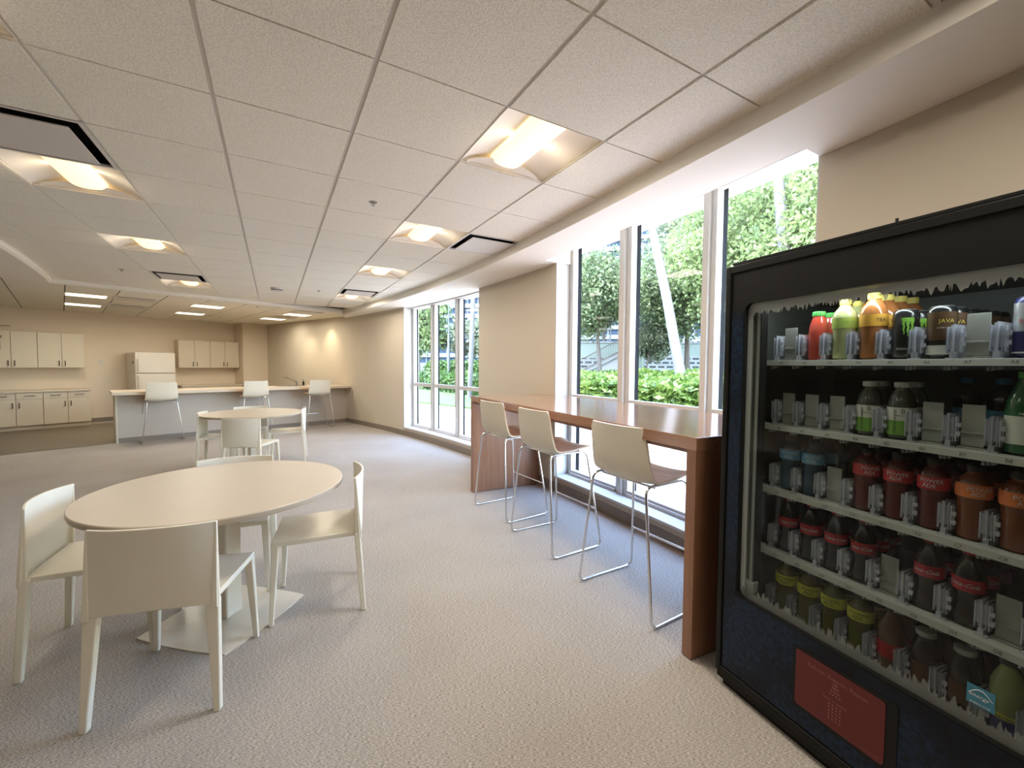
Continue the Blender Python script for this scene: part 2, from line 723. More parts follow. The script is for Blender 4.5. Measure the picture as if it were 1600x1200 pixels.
def strip(mb, fa, fb, ys):
    """quads between two 3-D functions of y"""
    vs = []
    for y in ys:
        vs.append(fa(y))
        vs.append(fb(y))
    fs = [(2 * i, 2 * i + 2, 2 * i + 3, 2 * i + 1) for i in range(len(ys) - 1)]
    mb.add(vs, fs)


def ys_(a, b, n):
    return [a + (b - a) * i / n for i in range(n + 1)]


def solid_strip(mb, ya, yb, off0, off1, z0, z1, n=8):
    """curved block following the wall"""
    ys = ys_(ya, yb, n)
    vs = []
    for y in ys:
        for off, z in ((off0, z0), (off1, z0), (off1, z1), (off0, z1)):
            vs.append(wp(y, off, z))
    fs = []
    for i in range(n):
        for k in range(4):
            k2 = (k + 1) % 4
            fs.append((4 * i + k, 4 * i + k2, 4 * i + 4 + k2, 4 * i + 4 + k))
    fs.append((3, 2, 1, 0))
    fs.append((4 * n, 4 * n + 1, 4 * n + 2, 4 * n + 3))
    mb.add(vs, fs)


# floor
mb = MB()
FLOOR_POLY = [(-7.5, -4.5), (2.4, -4.5)] + [(wx(y) + 0.1, y) for y in ys_(-4, 10.85, 20)] + [(-0.1, 14.5), (-7.5, 14.5)]
mb.prism(FLOOR_POLY, -0.12, 0.0)
mb.build('floor', M_CARPET, kind='structure')
# kitchen floor beyond the counter and the carpet edge
mb = MB()
mb.prism([(-7.0, 7.78), (-2.40, 9.73), (1.55, 10.86), (-0.10, 14.05), (-0.3, 14.2), (-7.0, 11.9)], 0.001, 0.004)
mb.build('floor', M_VINYL, kind='structure', label='tan vinyl kitchen floor')

# right wall
mb = MB()
TH = 0.34
solid_strip(mb, -4.5, W2[0], 0, TH, 0, 2.95, 10)
solid_strip(mb, W2[1], W1[0], 0, TH, 0, 2.95, 8)
solid_strip(mb, W1[1], 10.80, 0, TH, 0, 2.95, 10)
solid_strip(mb, W2[0], W2[1], 0, TH, 0, 0.145, 8)
solid_strip(mb, W1[0], W1[1], 0, TH, 0, 0.145, 8)
e0, e1 = wp(10.80), wp(10.80, TH)
d = Vector((-0.17 - 1.55, 14.56 - 10.85, 0)).normalized()
nn = Vector((d.y, -d.x, 0))
E_ = Vector((-0.17, 14.56, 0))
mb.prism([(e0.x, e0.y), (e1.x, e1.y), (E_.x + nn.x * TH, E_.y + nn.y * TH), (E_.x, E_.y)], 0, 2.95)
wr = mb.build('wall_right', M_WALL, kind='structure')

# kitchen back wall with the corner column
KA = Vector((-4.94, 12.91, 0))
ke = Vector((0.905, 0.425, 0)).normalized()
km = Vector((ke.y, -ke.x, 0))          # towards the room


def kp(s, off, z):
    return KA + ke * s + km * off + Vector((0, 0, z))


mb = MB()
a, b = kp(-2.6, 0, 0), kp(4.75, 0, 0)
a2, b2 = kp(-2.6, -0.2, 0), kp(4.75, -0.2, 0)
mb.prism([(a.x, a.y), (b.x, b.y), (b2.x, b2.y), (a2.x, a2.y)], 0, 2.95)
mb.build('wall_back', M_WALLK, kind='structure')
mb = MB()
mb.prism([(-0.76, 14.28), (-0.14, 14.52), (-0.40, 15.1), (-1.05, 14.86)], 0, 2.95)
mb.build('wall_column', M_WALLK, kind='structure')
M_DIMWALL = mat('darkened_wall_paint', (0.36, 0.33, 0.28), 0.8)  # unseen walls, colour darkened to dim the left of the room
mb = MB().box((-7.6, -4.7, 0), (-7.4, 12.5, 2.95))
mb.build('wall_left', M_DIMWALL, kind='structure')
mb = MB().box((-7.5, -4.7, 0), (2.9, -4.5, 2.95))
mb.build('wall_front', M_DIMWALL, kind='structure')

# slab above everything
mb = MB()
mb.prism([(-7.7, -4.8), (3.2, -4.8), (3.55, 1.0), (3.62, 3.5), (3.4, 6.0), (2.9, 8.4), (2.0, 11.0), (0.2, 15.5), (-7.7, 15.5)], 2.95, 3.15)
mb.build('ceiling', M_SOFFIT, kind='structure')

# baseboards
mb = MB()
solid_strip(mb, -4.5, 10.80, -0.012, 0.0, 0, 0.10, 40)
pA, pB = wp(10.80, -0.012), E_ - nn * 0.012
pC, pD = E_, wp(10.80)
mb.prism([(pA.x, pA.y), (pD.x, pD.y), (pC.x, pC.y), (pB.x, pB.y)], 0, 0.10)
mb.build('baseboard_right', M_BASE, kind='structure')
mb = MB()
a, b, b2, a2 = kp(-2.6, 0, 0), kp(4.7, 0, 0), kp(4.7, 0.012, 0), kp(-2.6, 0.012, 0)
mb.prism([(a2.x, a2.y), (b2.x, b2.y), (b.x, b.y), (a.x, a.y)], 0, 0.10)
mb.build('baseboard_back', M_BASE, kind='structure')
# painted curb faces under the windows
mb = MB()
for wa, wb_ in (W2, W1):
    solid_strip(mb, wa, wb_, -0.004, 0.0, 0.10, 0.145, 8)
mb.build('trim_1', M_CURB, kind='structure')

# soffit along the windows, with the open shade pocket at the near window
mb = MB()


def pocket(y):
    return W2[0] <= y <= 3.78


def sofx(y, off, z):
    return Vector((wx(y) + off, y, z))


ys = ys_(-4.5, W2[0], 12)
strip(mb, lambda y: Vector((bx_(y), y, SOF)), lambda y: sofx(y, 0.33, SOF), ys)
ys = ys_(W2[0], 3.78, 14)
strip(mb, lambda y: Vector((bx_(y), y, SOF)), lambda y: sofx(y, -0.16, SOF), ys)
strip(mb, lambda y: sofx(y, -0.16, SOF), lambda y: sofx(y, -0.16, 2.78), ys)
ys = ys_(3.78, 10.8, 30)
strip(mb, lambda y: Vector((bx_(y) if y < 10.2 else lin(bx_(10.2), 1.5, (y - 10.2) / 0.6), y, SOF)), lambda y: sofx(y, 0.33, SOF), ys)
for yy in (W2[0], 3.78):
    p, q = sofx(yy, -0.16, SOF), sofx(yy, 0.33, SOF)
    mb.add([p, q, q + Vector((0, 0, 0.24)), p + Vector((0, 0, 0.24))], [(0, 1, 2, 3)])
# fascia up to the tiles
ys = ys_(-4.5, 10.2, 50)
strip(mb, lambda y: Vector((bx_(y), y, CEIL + 0.02)), lambda y: Vector((bx_(y), y, SOF)), ys)
mb.build('ceiling', M_SOFFIT, kind='structure', label='painted soffit over the windows')
# white ceiling of the pocket running out over the pavement
mb = MB()
ys = ys_(0.2, 4.9, 16)
vs_ = []
for y in ys:
    vs_ += [wp(y, -0.2, 2.76), wp(y, 0.52, 2.76), wp(y, 0.52, 2.95), wp(y, -0.2, 2.95)]
fs_ = []
for i in range(len(ys) - 1):
    for k in range(4):
        fs_.append((4 * i + k, 4 * i + (k + 1) % 4, 4 * i + 4 + (k + 1) % 4, 4 * i + 4 + k))
mb.add(vs_, fs_)
mb.build('ceiling', M_REVEAL, kind='structure', label='white shade pocket and canopy underside')
# header above the far window
mb = MB()
solid_strip(mb, W1[0] - 0.05, W1[1] + 0.05, 0.12, TH, SOF - 0.02, 2.95, 8)
mb.build('trim_2', M_WHITE, kind='structure')

# window reveals and sills
mb = MB()
for wa, wb_, ztop in ((W2[0], W2[1], 2.76), (W1[0], W1[1], SOF)):
    for yy, s in ((wa, 1), (wb_, -1)):
        ya, yb = (yy, yy + 0.012) if s > 0 else (yy - 0.012, yy)
        solid_strip(mb, ya, yb, 0.004, 0.20, 0.15, ztop, 1)
    solid_strip(mb, wa, wb_, -0.004, 0.215, 0.145, 0.165, 8)
mb.build('trim_3', M_REVEAL, kind='structure')


def window(idx, ya, yb, mulls, zb, zt, ztr):
    """frame members are straight between the mullion stations on the glazing line"""
    F0, F1 = 0.19, 0.255       # frame depth range (offset from the inner face)
    sta = [(ya, ya + 0.07)] + mulls + [(yb - 0.075, yb)]
    fr = MB()
    dk = MB()
    for (a, b) in sta:
        solid_strip(fr, a, b, F0, F1, zb, zt, 1)
        w = (b - a)
        if w > 0.1:
            solid_strip(fr, a + w * 0.36, b - w * 0.36, F0 - 0.03, F0, zb, zt, 1)
        solid_strip(dk, a + 0.004, b - 0.004, F1 + 0.008, F1 + (0.035 if idx == 1 else 0.055), zb, zt, 1)
    panes = []
    for i in range(len(sta) - 1):
        a, b = sta[i][1], sta[i + 1][0]
        for (z0, z1) in ((zb, zb + 0.05), (ztr - 0.032, ztr + 0.032), (zt - 0.045, zt)):
            solid_strip(fr, a, b, F0 + 0.005, F1, z0, z1, 1)
        solid_strip(fr, a, b, F0 - 0.02, F0 + 0.005, zb, zb + 0.028, 1)
        panes.append((a, b, zb + 0.05, ztr - 0.032))
        panes.append((a, b, ztr + 0.032, zt - 0.045))
    root = fr.build('window_%d' % idx, M_WHITE, kind='structure')
    dk.build('dark_outer_frame', M_BLACKG, root, label='black outer frame')
    for (a, b, z0, z1) in panes:
        g = MB()
        solid_strip(g, a, b, F1 - 0.02, F1 - 0.014, z0, z1, 1)
        # single sheet
        g2 = MB()
        p, q = wp(a, F1 - 0.015), wp(b, F1 - 0.015)
        g2.add([(p.x, p.y, z0), (q.x, q.y, z0), (q.x, q.y, z1), (p.x, p.y, z1)], [(0, 1, 2, 3)])
        g2.build('glass_pane', M_GLASS, root)


window(1, W1[0], W1[1], [(6.53, 6.69), (7.40, 7.56)], 0.165, SOF + 0.02, 1.02)
window(2, W2[0], W2[1], [(1.97, 2.09), (2.86, 3.02)], 0.165, 2.76, 1.052)

# ------------------------------------------------------------------ tile ceiling
T = 0.6096


def gx(i):
    return (i - 0.3707) * T


def gy(j):
    return (j + 2.9372) * T


RA, RB = Vector((-2.83, 8.70, 0)), Vector((1.46, 10.22, 0))     # ridge between tile and kitchen ceilings
rd = (RB - RA).normalized()
LOW = 2.575


def arcx(y):
    """left edge of the tile field (concentric with the window wall)"""
    return wx(y) - 4.96


def in_tiles(x, y):
    r = Vector((x, y, 0)) - RA
    if rd.x * r.y - rd.y * r.x > 0.02:
        return False
    return x > arcx(y) - 0.02


troffers = [(2, 0), (2, 3), (2, 6), (2, 10), (-2, 0), (-2, 3), (-2, 6), (-2, 10), (2, -3), (2, -6), (-2, -3), (-2, -6)]
vents = [(-2, 2), (3, 3), (2, 9), (-2, 9), (3, -3)]
skip = set(troffers) | set(vents)
mb = MB()
gr = MB()
vd = MB()
for i in range(-6, 4):
    for j in range(-8, 13):
        if (i, j) in skip:
            continue
        x0, x1, y0, y1 = gx(i) + 0.010, gx(i + 1) - 0.010, gy(j) + 0.0045, gy(j + 1) - 0.0045
        if not any(in_tiles(x, y) for x in (x0, x1) for y in (y0, y1)):
            continue
        mb.box((x0, y0, CEIL), (x1, y1, CEIL + 0.018))
mb.build('ceiling', M_TILE, kind='structure', label='white textured acoustic ceiling tiles')
for i in range(-6, 5):
    gr.box((gx(i) - 0.011, gy(-8), CEIL + 0.009), (gx(i) + 0.011, gy(13), CEIL + 0.017))
for j in range(-8, 14):
    gr.box((gx(-6), gy(j) - 0.009, CEIL + 0.0095), (gx(4), gy(j) + 0.009, CEIL + 0.0165))
gr.build('trim_4', M_GRID, kind='structure')

# lower kitchen ceiling and the lower ceiling left of the curved edge
rot = R_(17.45)
ku = Vector((math.cos(rot), math.sin(rot), 0))
kv = Vector((-math.sin(rot), math.cos(rot), 0))


def clip_half(poly, p, n):
    """keep points with (q-p).n >= 0"""
    out = []
    for i in range(len(poly)):
        a, b = poly[i], poly[(i + 1) % len(poly)]
        da, db = (a - p).dot(n), (b - p).dot(n)
        if da >= 0:
            out.append(a)
        if (da >= 0) != (db >= 0):
            out.append(a + (b - a) * (da / (da - db)))
    return out


ridge_n = Vector((-rd.y, rd.x, 0))
K0 = Vector((-2.32, 9.0, 0)) + ku * 0.19
mb = MB()
klights = [(-2.80, 9.99), (-3.31, 11.62), (-1.15, 10.52), (-1.67, 12.20), (0.50, 11.08), (0.01, 12.42)]
kvents = [(-2.19, 10.10), (-2.60, 11.42), (0.66, 10.45), (0.18, 11.92)]
for a in range(-8, 8):
    for b in range(-3, 5):
        q = [K0 + ku * (a * T + 0.008) + kv * (b * 1.83 - 0.3), K0 + ku * ((a + 1) * T - 0.008) + kv * (b * 1.83 - 0.3),
             K0 + ku * ((a + 1) * T - 0.008) + kv * (b * 1.83 + 1.526), K0 + ku * (a * T + 0.008) + kv * (b * 1.83 + 1.526)]
        q = clip_half(q, RA - ridge_n * 0.0, ridge_n)
        q = clip_half(q, e0 + nn * 0.12, -nn) if len(q) >= 3 else q
        if len(q) >= 3:
            mb.prism([(p.x, p.y) for p in q], LOW, LOW + 0.012)
mb.build('ceiling', M_TILE, kind='structure', label='lower kitchen ceiling tiles')
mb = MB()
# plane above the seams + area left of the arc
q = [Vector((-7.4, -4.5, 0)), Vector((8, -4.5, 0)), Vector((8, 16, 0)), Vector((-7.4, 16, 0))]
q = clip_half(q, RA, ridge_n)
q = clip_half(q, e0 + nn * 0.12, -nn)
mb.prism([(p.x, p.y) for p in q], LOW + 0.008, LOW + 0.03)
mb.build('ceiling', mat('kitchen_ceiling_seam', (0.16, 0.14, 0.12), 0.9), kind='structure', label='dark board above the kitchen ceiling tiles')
mb = MB()
lp = [(arcx(y) - 0.02, y) for y in ys_(-4.5, 8.62, 30)] + [(RA.x, RA.y), (-7.45, RA.y - (RA.x + 7.45) * rd.y / rd.x), (-7.45, -4.5)]
mb.prism(lp, LOW, LOW + 0.012)
mb.build('ceiling', M_SOFFIT, kind='structure', label='painted lower ceiling at left')
# rounded white edge trim along the ridge and the arc
mb = MB()
path = [Vector((arcx(y), y, 0)) for y in ys_(-4.5, 8.62, 40)]
path += [RA + Vector((0.0, 0.0, 0)), RA + rd * 1.5, RA + rd * 3.0, RB + Vector((0.02, 0.0, 0))]
prev = None
prof = [(0.0, CEIL + 0.03), (-0.010, LOW + 0.045), (-0.004, LOW + 0.012), (0.02, LOW - 0.004), (0.05, LOW - 0.004), (0.055, LOW + 0.01)]
rows = []
for i, p in enumerate(path):
    t = (path[min(i + 1, len(path) - 1)] - path[max(i - 1, 0)]).normalized()
    n = Vector((-t.y, t.x, 0))
    rows.append([p + n * o + Vector((0, 0, z)) for o, z in prof])
vs_ = [v for r in rows for v in r]
k = len(prof)
mb.add(vs_, [(i * k + j, i * k + j + 1, (i + 1) * k + j + 1, (i + 1) * k + j) for i in range(len(rows) - 1) for j in range(k - 1)])
mb.build('trim_5', M_SOFFIT, kind='structure')


# recessed ceiling lamps
def area_lamp(name, loc, sx, sy, energy, col=(1, 0.92, 0.80), spread=175):
    l = bpy.data.lights.new(name, 'AREA')
    l.shape = 'RECTANGLE'
    l.size = sx
    l.size_y = sy
    l.energy = energy
    l.color = col
    l.spread = R_(spread)
    o = bpy.data.objects.new(name, l)
    COL.objects.link(o)
    o.location = loc
    return o


def make_troffer():
    t = thing('ceiling_lamp', '', 'ceiling lamp')
    h = T / 2 - 0.004
    # housing: two curved side reflectors, closed top
    mb = MB()
    prof = [(-h, 0.0), (-h, 0.012), (-h + 0.02, 0.02), (-0.22, 0.048), (-0.16, 0.064), (-0.11, 0.072), (0.11, 0.072), (0.16, 0.064), (0.22, 0.048), (h - 0.02, 0.02), (h, 0.012), (h, 0.0)]
    vs = [(x, y, z) for (x, z) in prof for y in (-h, h)]
    fs = [(2 * i, 2 * i + 1, 2 * i + 3, 2 * i + 2) for i in range(len(prof) - 1)]
    mb.add(vs, fs)
    for y in (-h, h):
        n = len(prof)
        mb.add([(x, y, z) for (x, z) in prof], [tuple(range(n))])
    mb.build('reflector', M_TROFF, t, smooth=True)
    # glowing centre basket
    mb = MB()
    prof = [(-0.105, 0.070)] + [(-0.105 * math.cos(PI * k / 10), 0.060 - 0.038 * math.sin(PI * k / 10)) for k in range(11)] + [(0.105, 0.070)]
    vs = [(x, y, z) for (x, z) in prof for y in (-h + 0.03, h - 0.03)]
    fs = [(2 * i, 2 * i + 1, 2 * i + 3, 2 * i + 2) for i in range(len(prof) - 1)]
    mb.add(vs, fs)
    n = len(prof)
    for y in (-h + 0.03, h - 0.03):
        mb.add([(x, y, z) for (x, z) in prof], [tuple(range(n))])
    mb.build('lamp_basket', M_DIFF, t, smooth=True, label='warm glowing basket')
    # curved end caps
    for s in (-1, 1):
        mb = MB()
        pr = []
        for k in range(13):
            a = PI * k / 12
            pr.append((-0.26 * math.cos(a), 0.004 + 0.045 * math.sin(a)))
        vs = []
        for (x, z) in pr:
            vs.append((x, s * (h - 0.002), z * 0.4))
            vs.append((x, s * (h - 0.055 * (1 - (x / 0.27) ** 2) - 0.004), z))
        fs = [(2 * i, 2 * i + 1, 2 * i + 3, 2 * i + 2) for i in range(len(pr) - 1)]
        mb.add(vs, fs)
        mb.build('end_cap', M_TROFF, t, smooth=True)
    return t


def make_vent(size=T):
    t = thing('ceiling_vent', '', 'air vent')
    h = size / 2 - 0.004
    mb = MB()
    for (a, b) in (((-h, -h), (h, -h + 0.02)), ((-h, h - 0.02), (h, h)), ((-h, -h), (-h + 0.02, h)), ((h - 0.02, -h), (h, h))):
        mb.box((a[0], a[1], -0.002), (b[0], b[1], 0.012))
    mb.build('frame', M_GRID, t)
    mb = MB()
    mb.add([(-h, -h, 0.012), (h, -h, 0.012), (h - 0.03, h - 0.03, 0.10), (-h + 0.03, h - 0.03, 0.10), (-h, h, 0.012), (h, h, 0.012), (-h + 0.03, -h + 0.03, 0.10), (h - 0.03, -h + 0.03, 0.10)],
           [(0, 1, 7, 6), (1, 5, 2, 7), (5, 4, 3, 2), (4, 0, 6, 3), (6, 7, 2, 3)])
    mb.build('duct_box', M_BLACKG, t, label='dark duct opening')
    mb = MB().box((-h + 0.07, -h + 0.07, -0.014), (h - 0.07, h - 0.07, -0.008))
    mb.build('plaque', M_GRID, t)
    return t


tro_labels = {
    (2, 0): 'square recessed ceiling lamp nearest the viewer, right of the ceiling centre', (2, 3): 'second square ceiling lamp in the window side row, left of the square vent',
    (2, 6): 'third square ceiling lamp in the window side row, between lamp and vent', (2, 10): 'farthest square ceiling lamp in the window side row, behind a vent',
    (-2, 0): 'ceiling lamp cut off at the top left corner of the picture', (-2, 3): 'large square ceiling lamp at the left edge, directly behind the large vent',
    (-2, 6): 'second square ceiling lamp of the left row, alone between ceiling tiles', (-2, 10): 'farthest square ceiling lamp of the left row, behind a small vent',
    (2, -3): 'ceiling lamp behind the viewer on the window side', (2, -6): 'rearmost ceiling lamp behind the viewer on the window side',
    (-2, -3): 'ceiling lamp behind the viewer on the left side', (-2, -6): 'rearmost ceiling lamp behind the viewer on the left side'}
LAMP_SHARE = {(2, 0): 1.45, (2, 3): 1.2, (2, 6): 1.3, (2, 10): 1.5, (-2, 0): 0.40, (-2, 3): 0.25, (-2, 6): 0.25, (-2, 10): 0.7, (2, -3): 1.0, (2, -6): 0.8, (-2, -3): 0.22, (-2, -6): 0.2}
tp = make_troffer()
first = True
for (i, j) in troffers:
    loc = (gx(i + 0.5), gy(j + 0.5), CEIL)
    g = 'square recessed ceiling lamps in two rows'
    if first:
        tp.location = loc
        tp['label'] = tro_labels[(i, j)]
        tp['group'] = g
        first = False
    else:
        dup(tp, tro_labels[(i, j)], loc, group=g)
    area_lamp('lamp_light', (loc[0], loc[1], CEIL - 0.004), 0.34, 0.5, LAMP * LAMP_SHARE[(i, j)])
    if j >= 0:
        for sx in (-1, 1):  # added area lights outside the basket that brighten the reflectors
            o_ = area_lamp('reflector_fill_light', (loc[0] + sx * 0.112, loc[1], CEIL + 0.034), 0.03, 0.5, 0.28, (1, 0.85, 0.62), 180)
            o_.rotation_euler = Vector((sx, 0, 0.22)).to_track_quat('-Z', 'Y').to_euler()
vp_ = make_vent()
ven_labels = {(-2, 2): 'large square ceiling vent at the left edge in front of a lamp', (3, 3): 'square ceiling vent beside the soffit, right of the second lamp',
              (2, 9): 'small far ceiling vent in front of the farthest window side lamp', (-2, 9): 'small far ceiling vent in front of the farthest left lamp',
              (3, -3): 'ceiling vent at the top edge of the picture beside the soffit'}
first = True
for (i, j) in vents:
    loc = (gx(i + 0.5), gy(j + 0.5), CEIL)
    if first:
        vp_.location = loc
        vp_['label'] = ven_labels[(i, j)]
        vp_['group'] = 'square ceiling vents'
        first = False
    else:
        dup(vp_, ven_labels[(i, j)], loc, group='square ceiling vents')

kl = thing('flat_ceiling_lamp', '', 'ceiling lamp')
MB().box((-0.27, -0.23, -0.006), (0.27, 0.23, 0.0)).build('frame', M_GRID, kl)
MB().box((-0.25, -0.20, -0.009), (0.25, 0.20, -0.006)).build('lens', M_PANL, kl, label='bright glowing lens')
kl_lab = ['bright flat lamp above the left wall cabinets, nearer of the pair', 'bright flat lamp above the left wall cabinets, nearer the back wall of the pair',
          'bright flat lamp in front of the right wall cabinets, nearer of the pair', 'bright flat lamp by the right wall cabinets, nearer the back wall of the pair',
          'bright flat lamp near the corner column, nearer of the pair', 'bright flat lamp near the corner column, nearer the back wall of the pair']
for n, (x, y) in enumerate(klights):
    if n == 0:
        kl.location = (x, y, LOW)
        kl.rotation_euler = (0, 0, rot)
        kl['label'] = kl_lab[0]
        kl['group'] = 'flat kitchen ceiling lamps'
    else:
        dup(kl, kl_lab[n], (x, y, LOW), rot, 'flat kitchen ceiling lamps')
    area_lamp('kitchen_lamp_light', (x, y, LOW - 0.012), 0.48, 0.38, LAMP * 1.0, (1, 0.90, 0.74)).rotation_euler = (0, 0, rot)
kvn = thing('kitchen_ceiling_vent', '', 'air vent')
mb = MB()
mb.box((-0.29, -0.29, -0.012), (0.29, 0.29, 0.0))
mb.build('frame', M_GRID, kvn)
MB().box((-0.25, -0.27, -0.0135), (0.25, -0.215, -0.012)).build('slot', M_BLACKG, kvn, label='dark slot')
kv_lab = ['kitchen ceiling vent right of the nearer left lamp', 'kitchen ceiling vent right of the farther left lamp',
          'kitchen ceiling vent beside the nearer lamp by the corner column', 'kitchen ceiling vent beside the farther lamp by the corner column']
for n, (x, y) in enumerate(kvents):
    if n == 0:
        kvn.location = (x, y, LOW)
        kvn.rotation_euler = (0, 0, rot)
        kvn['label'] = kv_lab[0]
        kvn['group'] = 'kitchen ceiling vents'
    else:
        dup(kvn, kv_lab[n], (x, y, LOW), rot, 'kitchen ceiling vents')

# warm downlights washing the right wall near the sink
for (x, y) in ((0.33, 12.0), (0.88, 11.2)):
    l = bpy.data.lights.new('wall_wash_light', 'SPOT')
    l.energy = 22
    l.color = (1, 0.78, 0.5)
    l.spot_size = R_(75)
    l.spot_blend = 0.9
    l.shadow_soft_size = 0.03
    o = bpy.data.objects.new('wall_wash_light', l)
    COL.objects.link(o)
    o.location = (x + 0.10, y + 0.05, LOW - 0.03)
    o.rotation_euler = Vector((0.30, 0.14, -1)).to_track_quat('-Z', 'Y').to_euler()
    dl = thing('downlight', 'small round recessed downlight washing the wall %s' % ('above the sink' if y > 11.5 else 'right of the sink'), 'ceiling lamp', (x + 0.10, y + 0.05, LOW), 0, 'round downlights by the sink wall')
    MB().lathe([(0.055, -0.004), (0.06, 0.0), (0.045, 0.001), (0.04, 0.02)], 20, cap=False).build('trim_ring', M_SPK, dl, smooth=True)
    MB().lathe([(0.0, 0.012), (0.038, 0.012)], 16, cap=False).build('lens', M_PANL, dl)


def sprinkler(x, y, z, label):
    t = thing('fire_sprinkler', label, 'sprinkler', (x, y, z), 0, 'ceiling fire sprinklers')
    t.scale = (0.8, 0.8, 0.62)
    MB().lathe([(0.0, -0.002), (0.036, -0.003), (0.040, 0.0)], 20, cap=False).build('escutcheon', M_CHROMED, t, smooth=True)
    mb = MB()
    mb.tube([(0, 0, 0), (0, 0, -0.018)], 0.007, 8)
    for s in (-1, 1):
        mb.tube(fillet([(0, 0, -0.014), (s * 0.014, 0, -0.02), (s * 0.010, 0, -0.034), (0, 0, -0.04)], 0.005, 3, False), 0.002, 6)
    mb.build('head', M_CHROMED, t)
    MB().lathe([(0.0, -0.043), (0.015, -0.041), (0.015, -0.039), (0.0, -0.039)], 14, cap=False).build('deflector', M_CHROMED, t)


sprinkler(gx(1.482), gy(2.523), CEIL, 'chrome fire sprinkler in the ceiling tile left of the second lamp')
sprinkler(gx(1.478), gy(9.70), CEIL, 'small far fire sprinkler in the ceiling left of the farthest lamp')
sprinkler(gx(-2.454), gy(9.17), CEIL, 'fire sprinkler in the ceiling left of the farthest left vent')
sprinkler(-0.27, 9.97, LOW, 'fire sprinkler on the kitchen ceiling by the ceiling edge')
sprinkler(-1.15, 12.65, LOW, 'fire sprinkler on the kitchen ceiling near the right cabinets')
t = thing('smoke_detector', 'round white smoke detector on the far ceiling tiles', 'smoke detector', (gx(0.48), gy(9.87), CEIL))
MB().lathe([(0.09, 0.0), (0.09, -0.014), (0.082, -0.04), (0.05, -0.055), (0.0, -0.057)], 24, cap=False).build('housing', M_SPK, t, smooth=True)
mb = MB().lathe([(0.0865, -0.031), (0.0845, -0.038), (0.0805, -0.041)], 24, cap=False)
mb.build('grille', M_BLACKG, t)

# ------------------------------------------------------------------ white side chairs
def make_chair():
    t = thing('dining_chair', '', 'chair')
    # seat with a shallow dish
    rows, nor = [], []
    for a in range(9):
        v = a / 8
        y = -0.215 + 0.44 * v
        hw = 0.205 + 0.012 * v
        row = []
        for b in range(9):
            u = -1 + 2 * b / 8
            z = 0.455 - 0.014 * (1 - u * u) * (1 - (2 * v - 0.9) ** 2) - 0.006 * v
            row.append(Vector((u * hw, y, z)))
        rows.append(row)
        nor.append([Vector((0, 0, 1))] * 9)
    MB().sheet(rows, nor, 0.026).build('seat', M_CHAIR, t, smooth=True, bevel=0.004)
    # backrest: broad panel curved round the sitter, lower edge arched
    rows, nor = [], []
    for a in range(11):
        v = a / 10
        row, nr = [], []
        for b in range(17):
            u = -1 + 2 * b / 16
            zlo = 0.425 + 0.018 * (1 - u * u)
            zhi = 0.768 - 0.004 * u * u
            z = lin(zlo, zhi, v)
            hw = 0.226 - 0.010 * v
            sag = (0.018 + 0.030 * v)
            y = -0.228 - 0.010 * v + sag * (u * u) ** 1.1
            row.append(Vector((u * hw, y, z)))
            nr.append(Vector((-u * 0.25, 1, 0.03)).normalized())
        rows.append(row)
        nor.append(nr)
    MB().sheet(rows, nor, 0.011).build('backrest', M_CHAIR, t, smooth=True, bevel=0.002)
    for s in (-1, 1):
        mb = MB()
        mb.frustum((s * 0.222, -0.236, 0.0), (0.026, 0.030), (s * 0.2015, -0.206, 0.45), (0.050, 0.032))
        mb.build('leg', M_CHAIR, t, bevel=0.005)
        mb = MB()
        mb.frustum((s * 0.217, 0.228, 0.0), (0.024, 0.022), (s * 0.198, 0.205, 0.435), (0.040, 0.038))
        mb.build('leg', M_CHAIR, t, bevel=0.005)
        # edge post running up the side of the back
        mb = MB()
        mb.frustum((s * 0.214, -0.214, 0.42), (0.022, 0.034), (s * 0.2145, -0.198, 0.764), (0.010, 0.012))
        mb.build('back_post', M_CHAIR, t, bevel=0.003)
    return t


chairs = [
    (-0.368, 2.289, -15.5, 'white plastic dining chair nearest the viewer, its back turned to us', 0),
    (0.225, 2.694, 81.4, 'white plastic dining chair on the right side of the near round table', 0),
    (-0.745, 2.808, -93, 'white plastic dining chair at the left edge beside the near round table', 0),
    (-0.245, 3.15, 176, 'white dining chair behind the near round table, only its back top showing', 0),
    (-0.25, 5.93, -27, 'white dining chair with its back to us at the farther round table', 1),
    (0.16, 6.87, 84, 'white dining chair on the right side of the farther round table', 1),
    (-0.62, 6.72, -96, 'white dining chair on the left side of the farther round table', 1),
    (-0.32, 7.16, 178, 'white dining chair on the kitchen side of the farther round table', 1)]
ch0 = make_chair()
for n, (x, y, r, lab, g) in enumerate(chairs):
    grp = ['white chairs around the near round table', 'white chairs around the farther round table'][g]
    if n == 0:
        ch0.location = (x, y, 0)
        ch0.rotation_euler = (0, 0, R_(r))
        ch0['label'] = lab
        ch0['group'] = grp
    else:
        dup(ch0, lab, (x, y, 0), R_(r), grp)


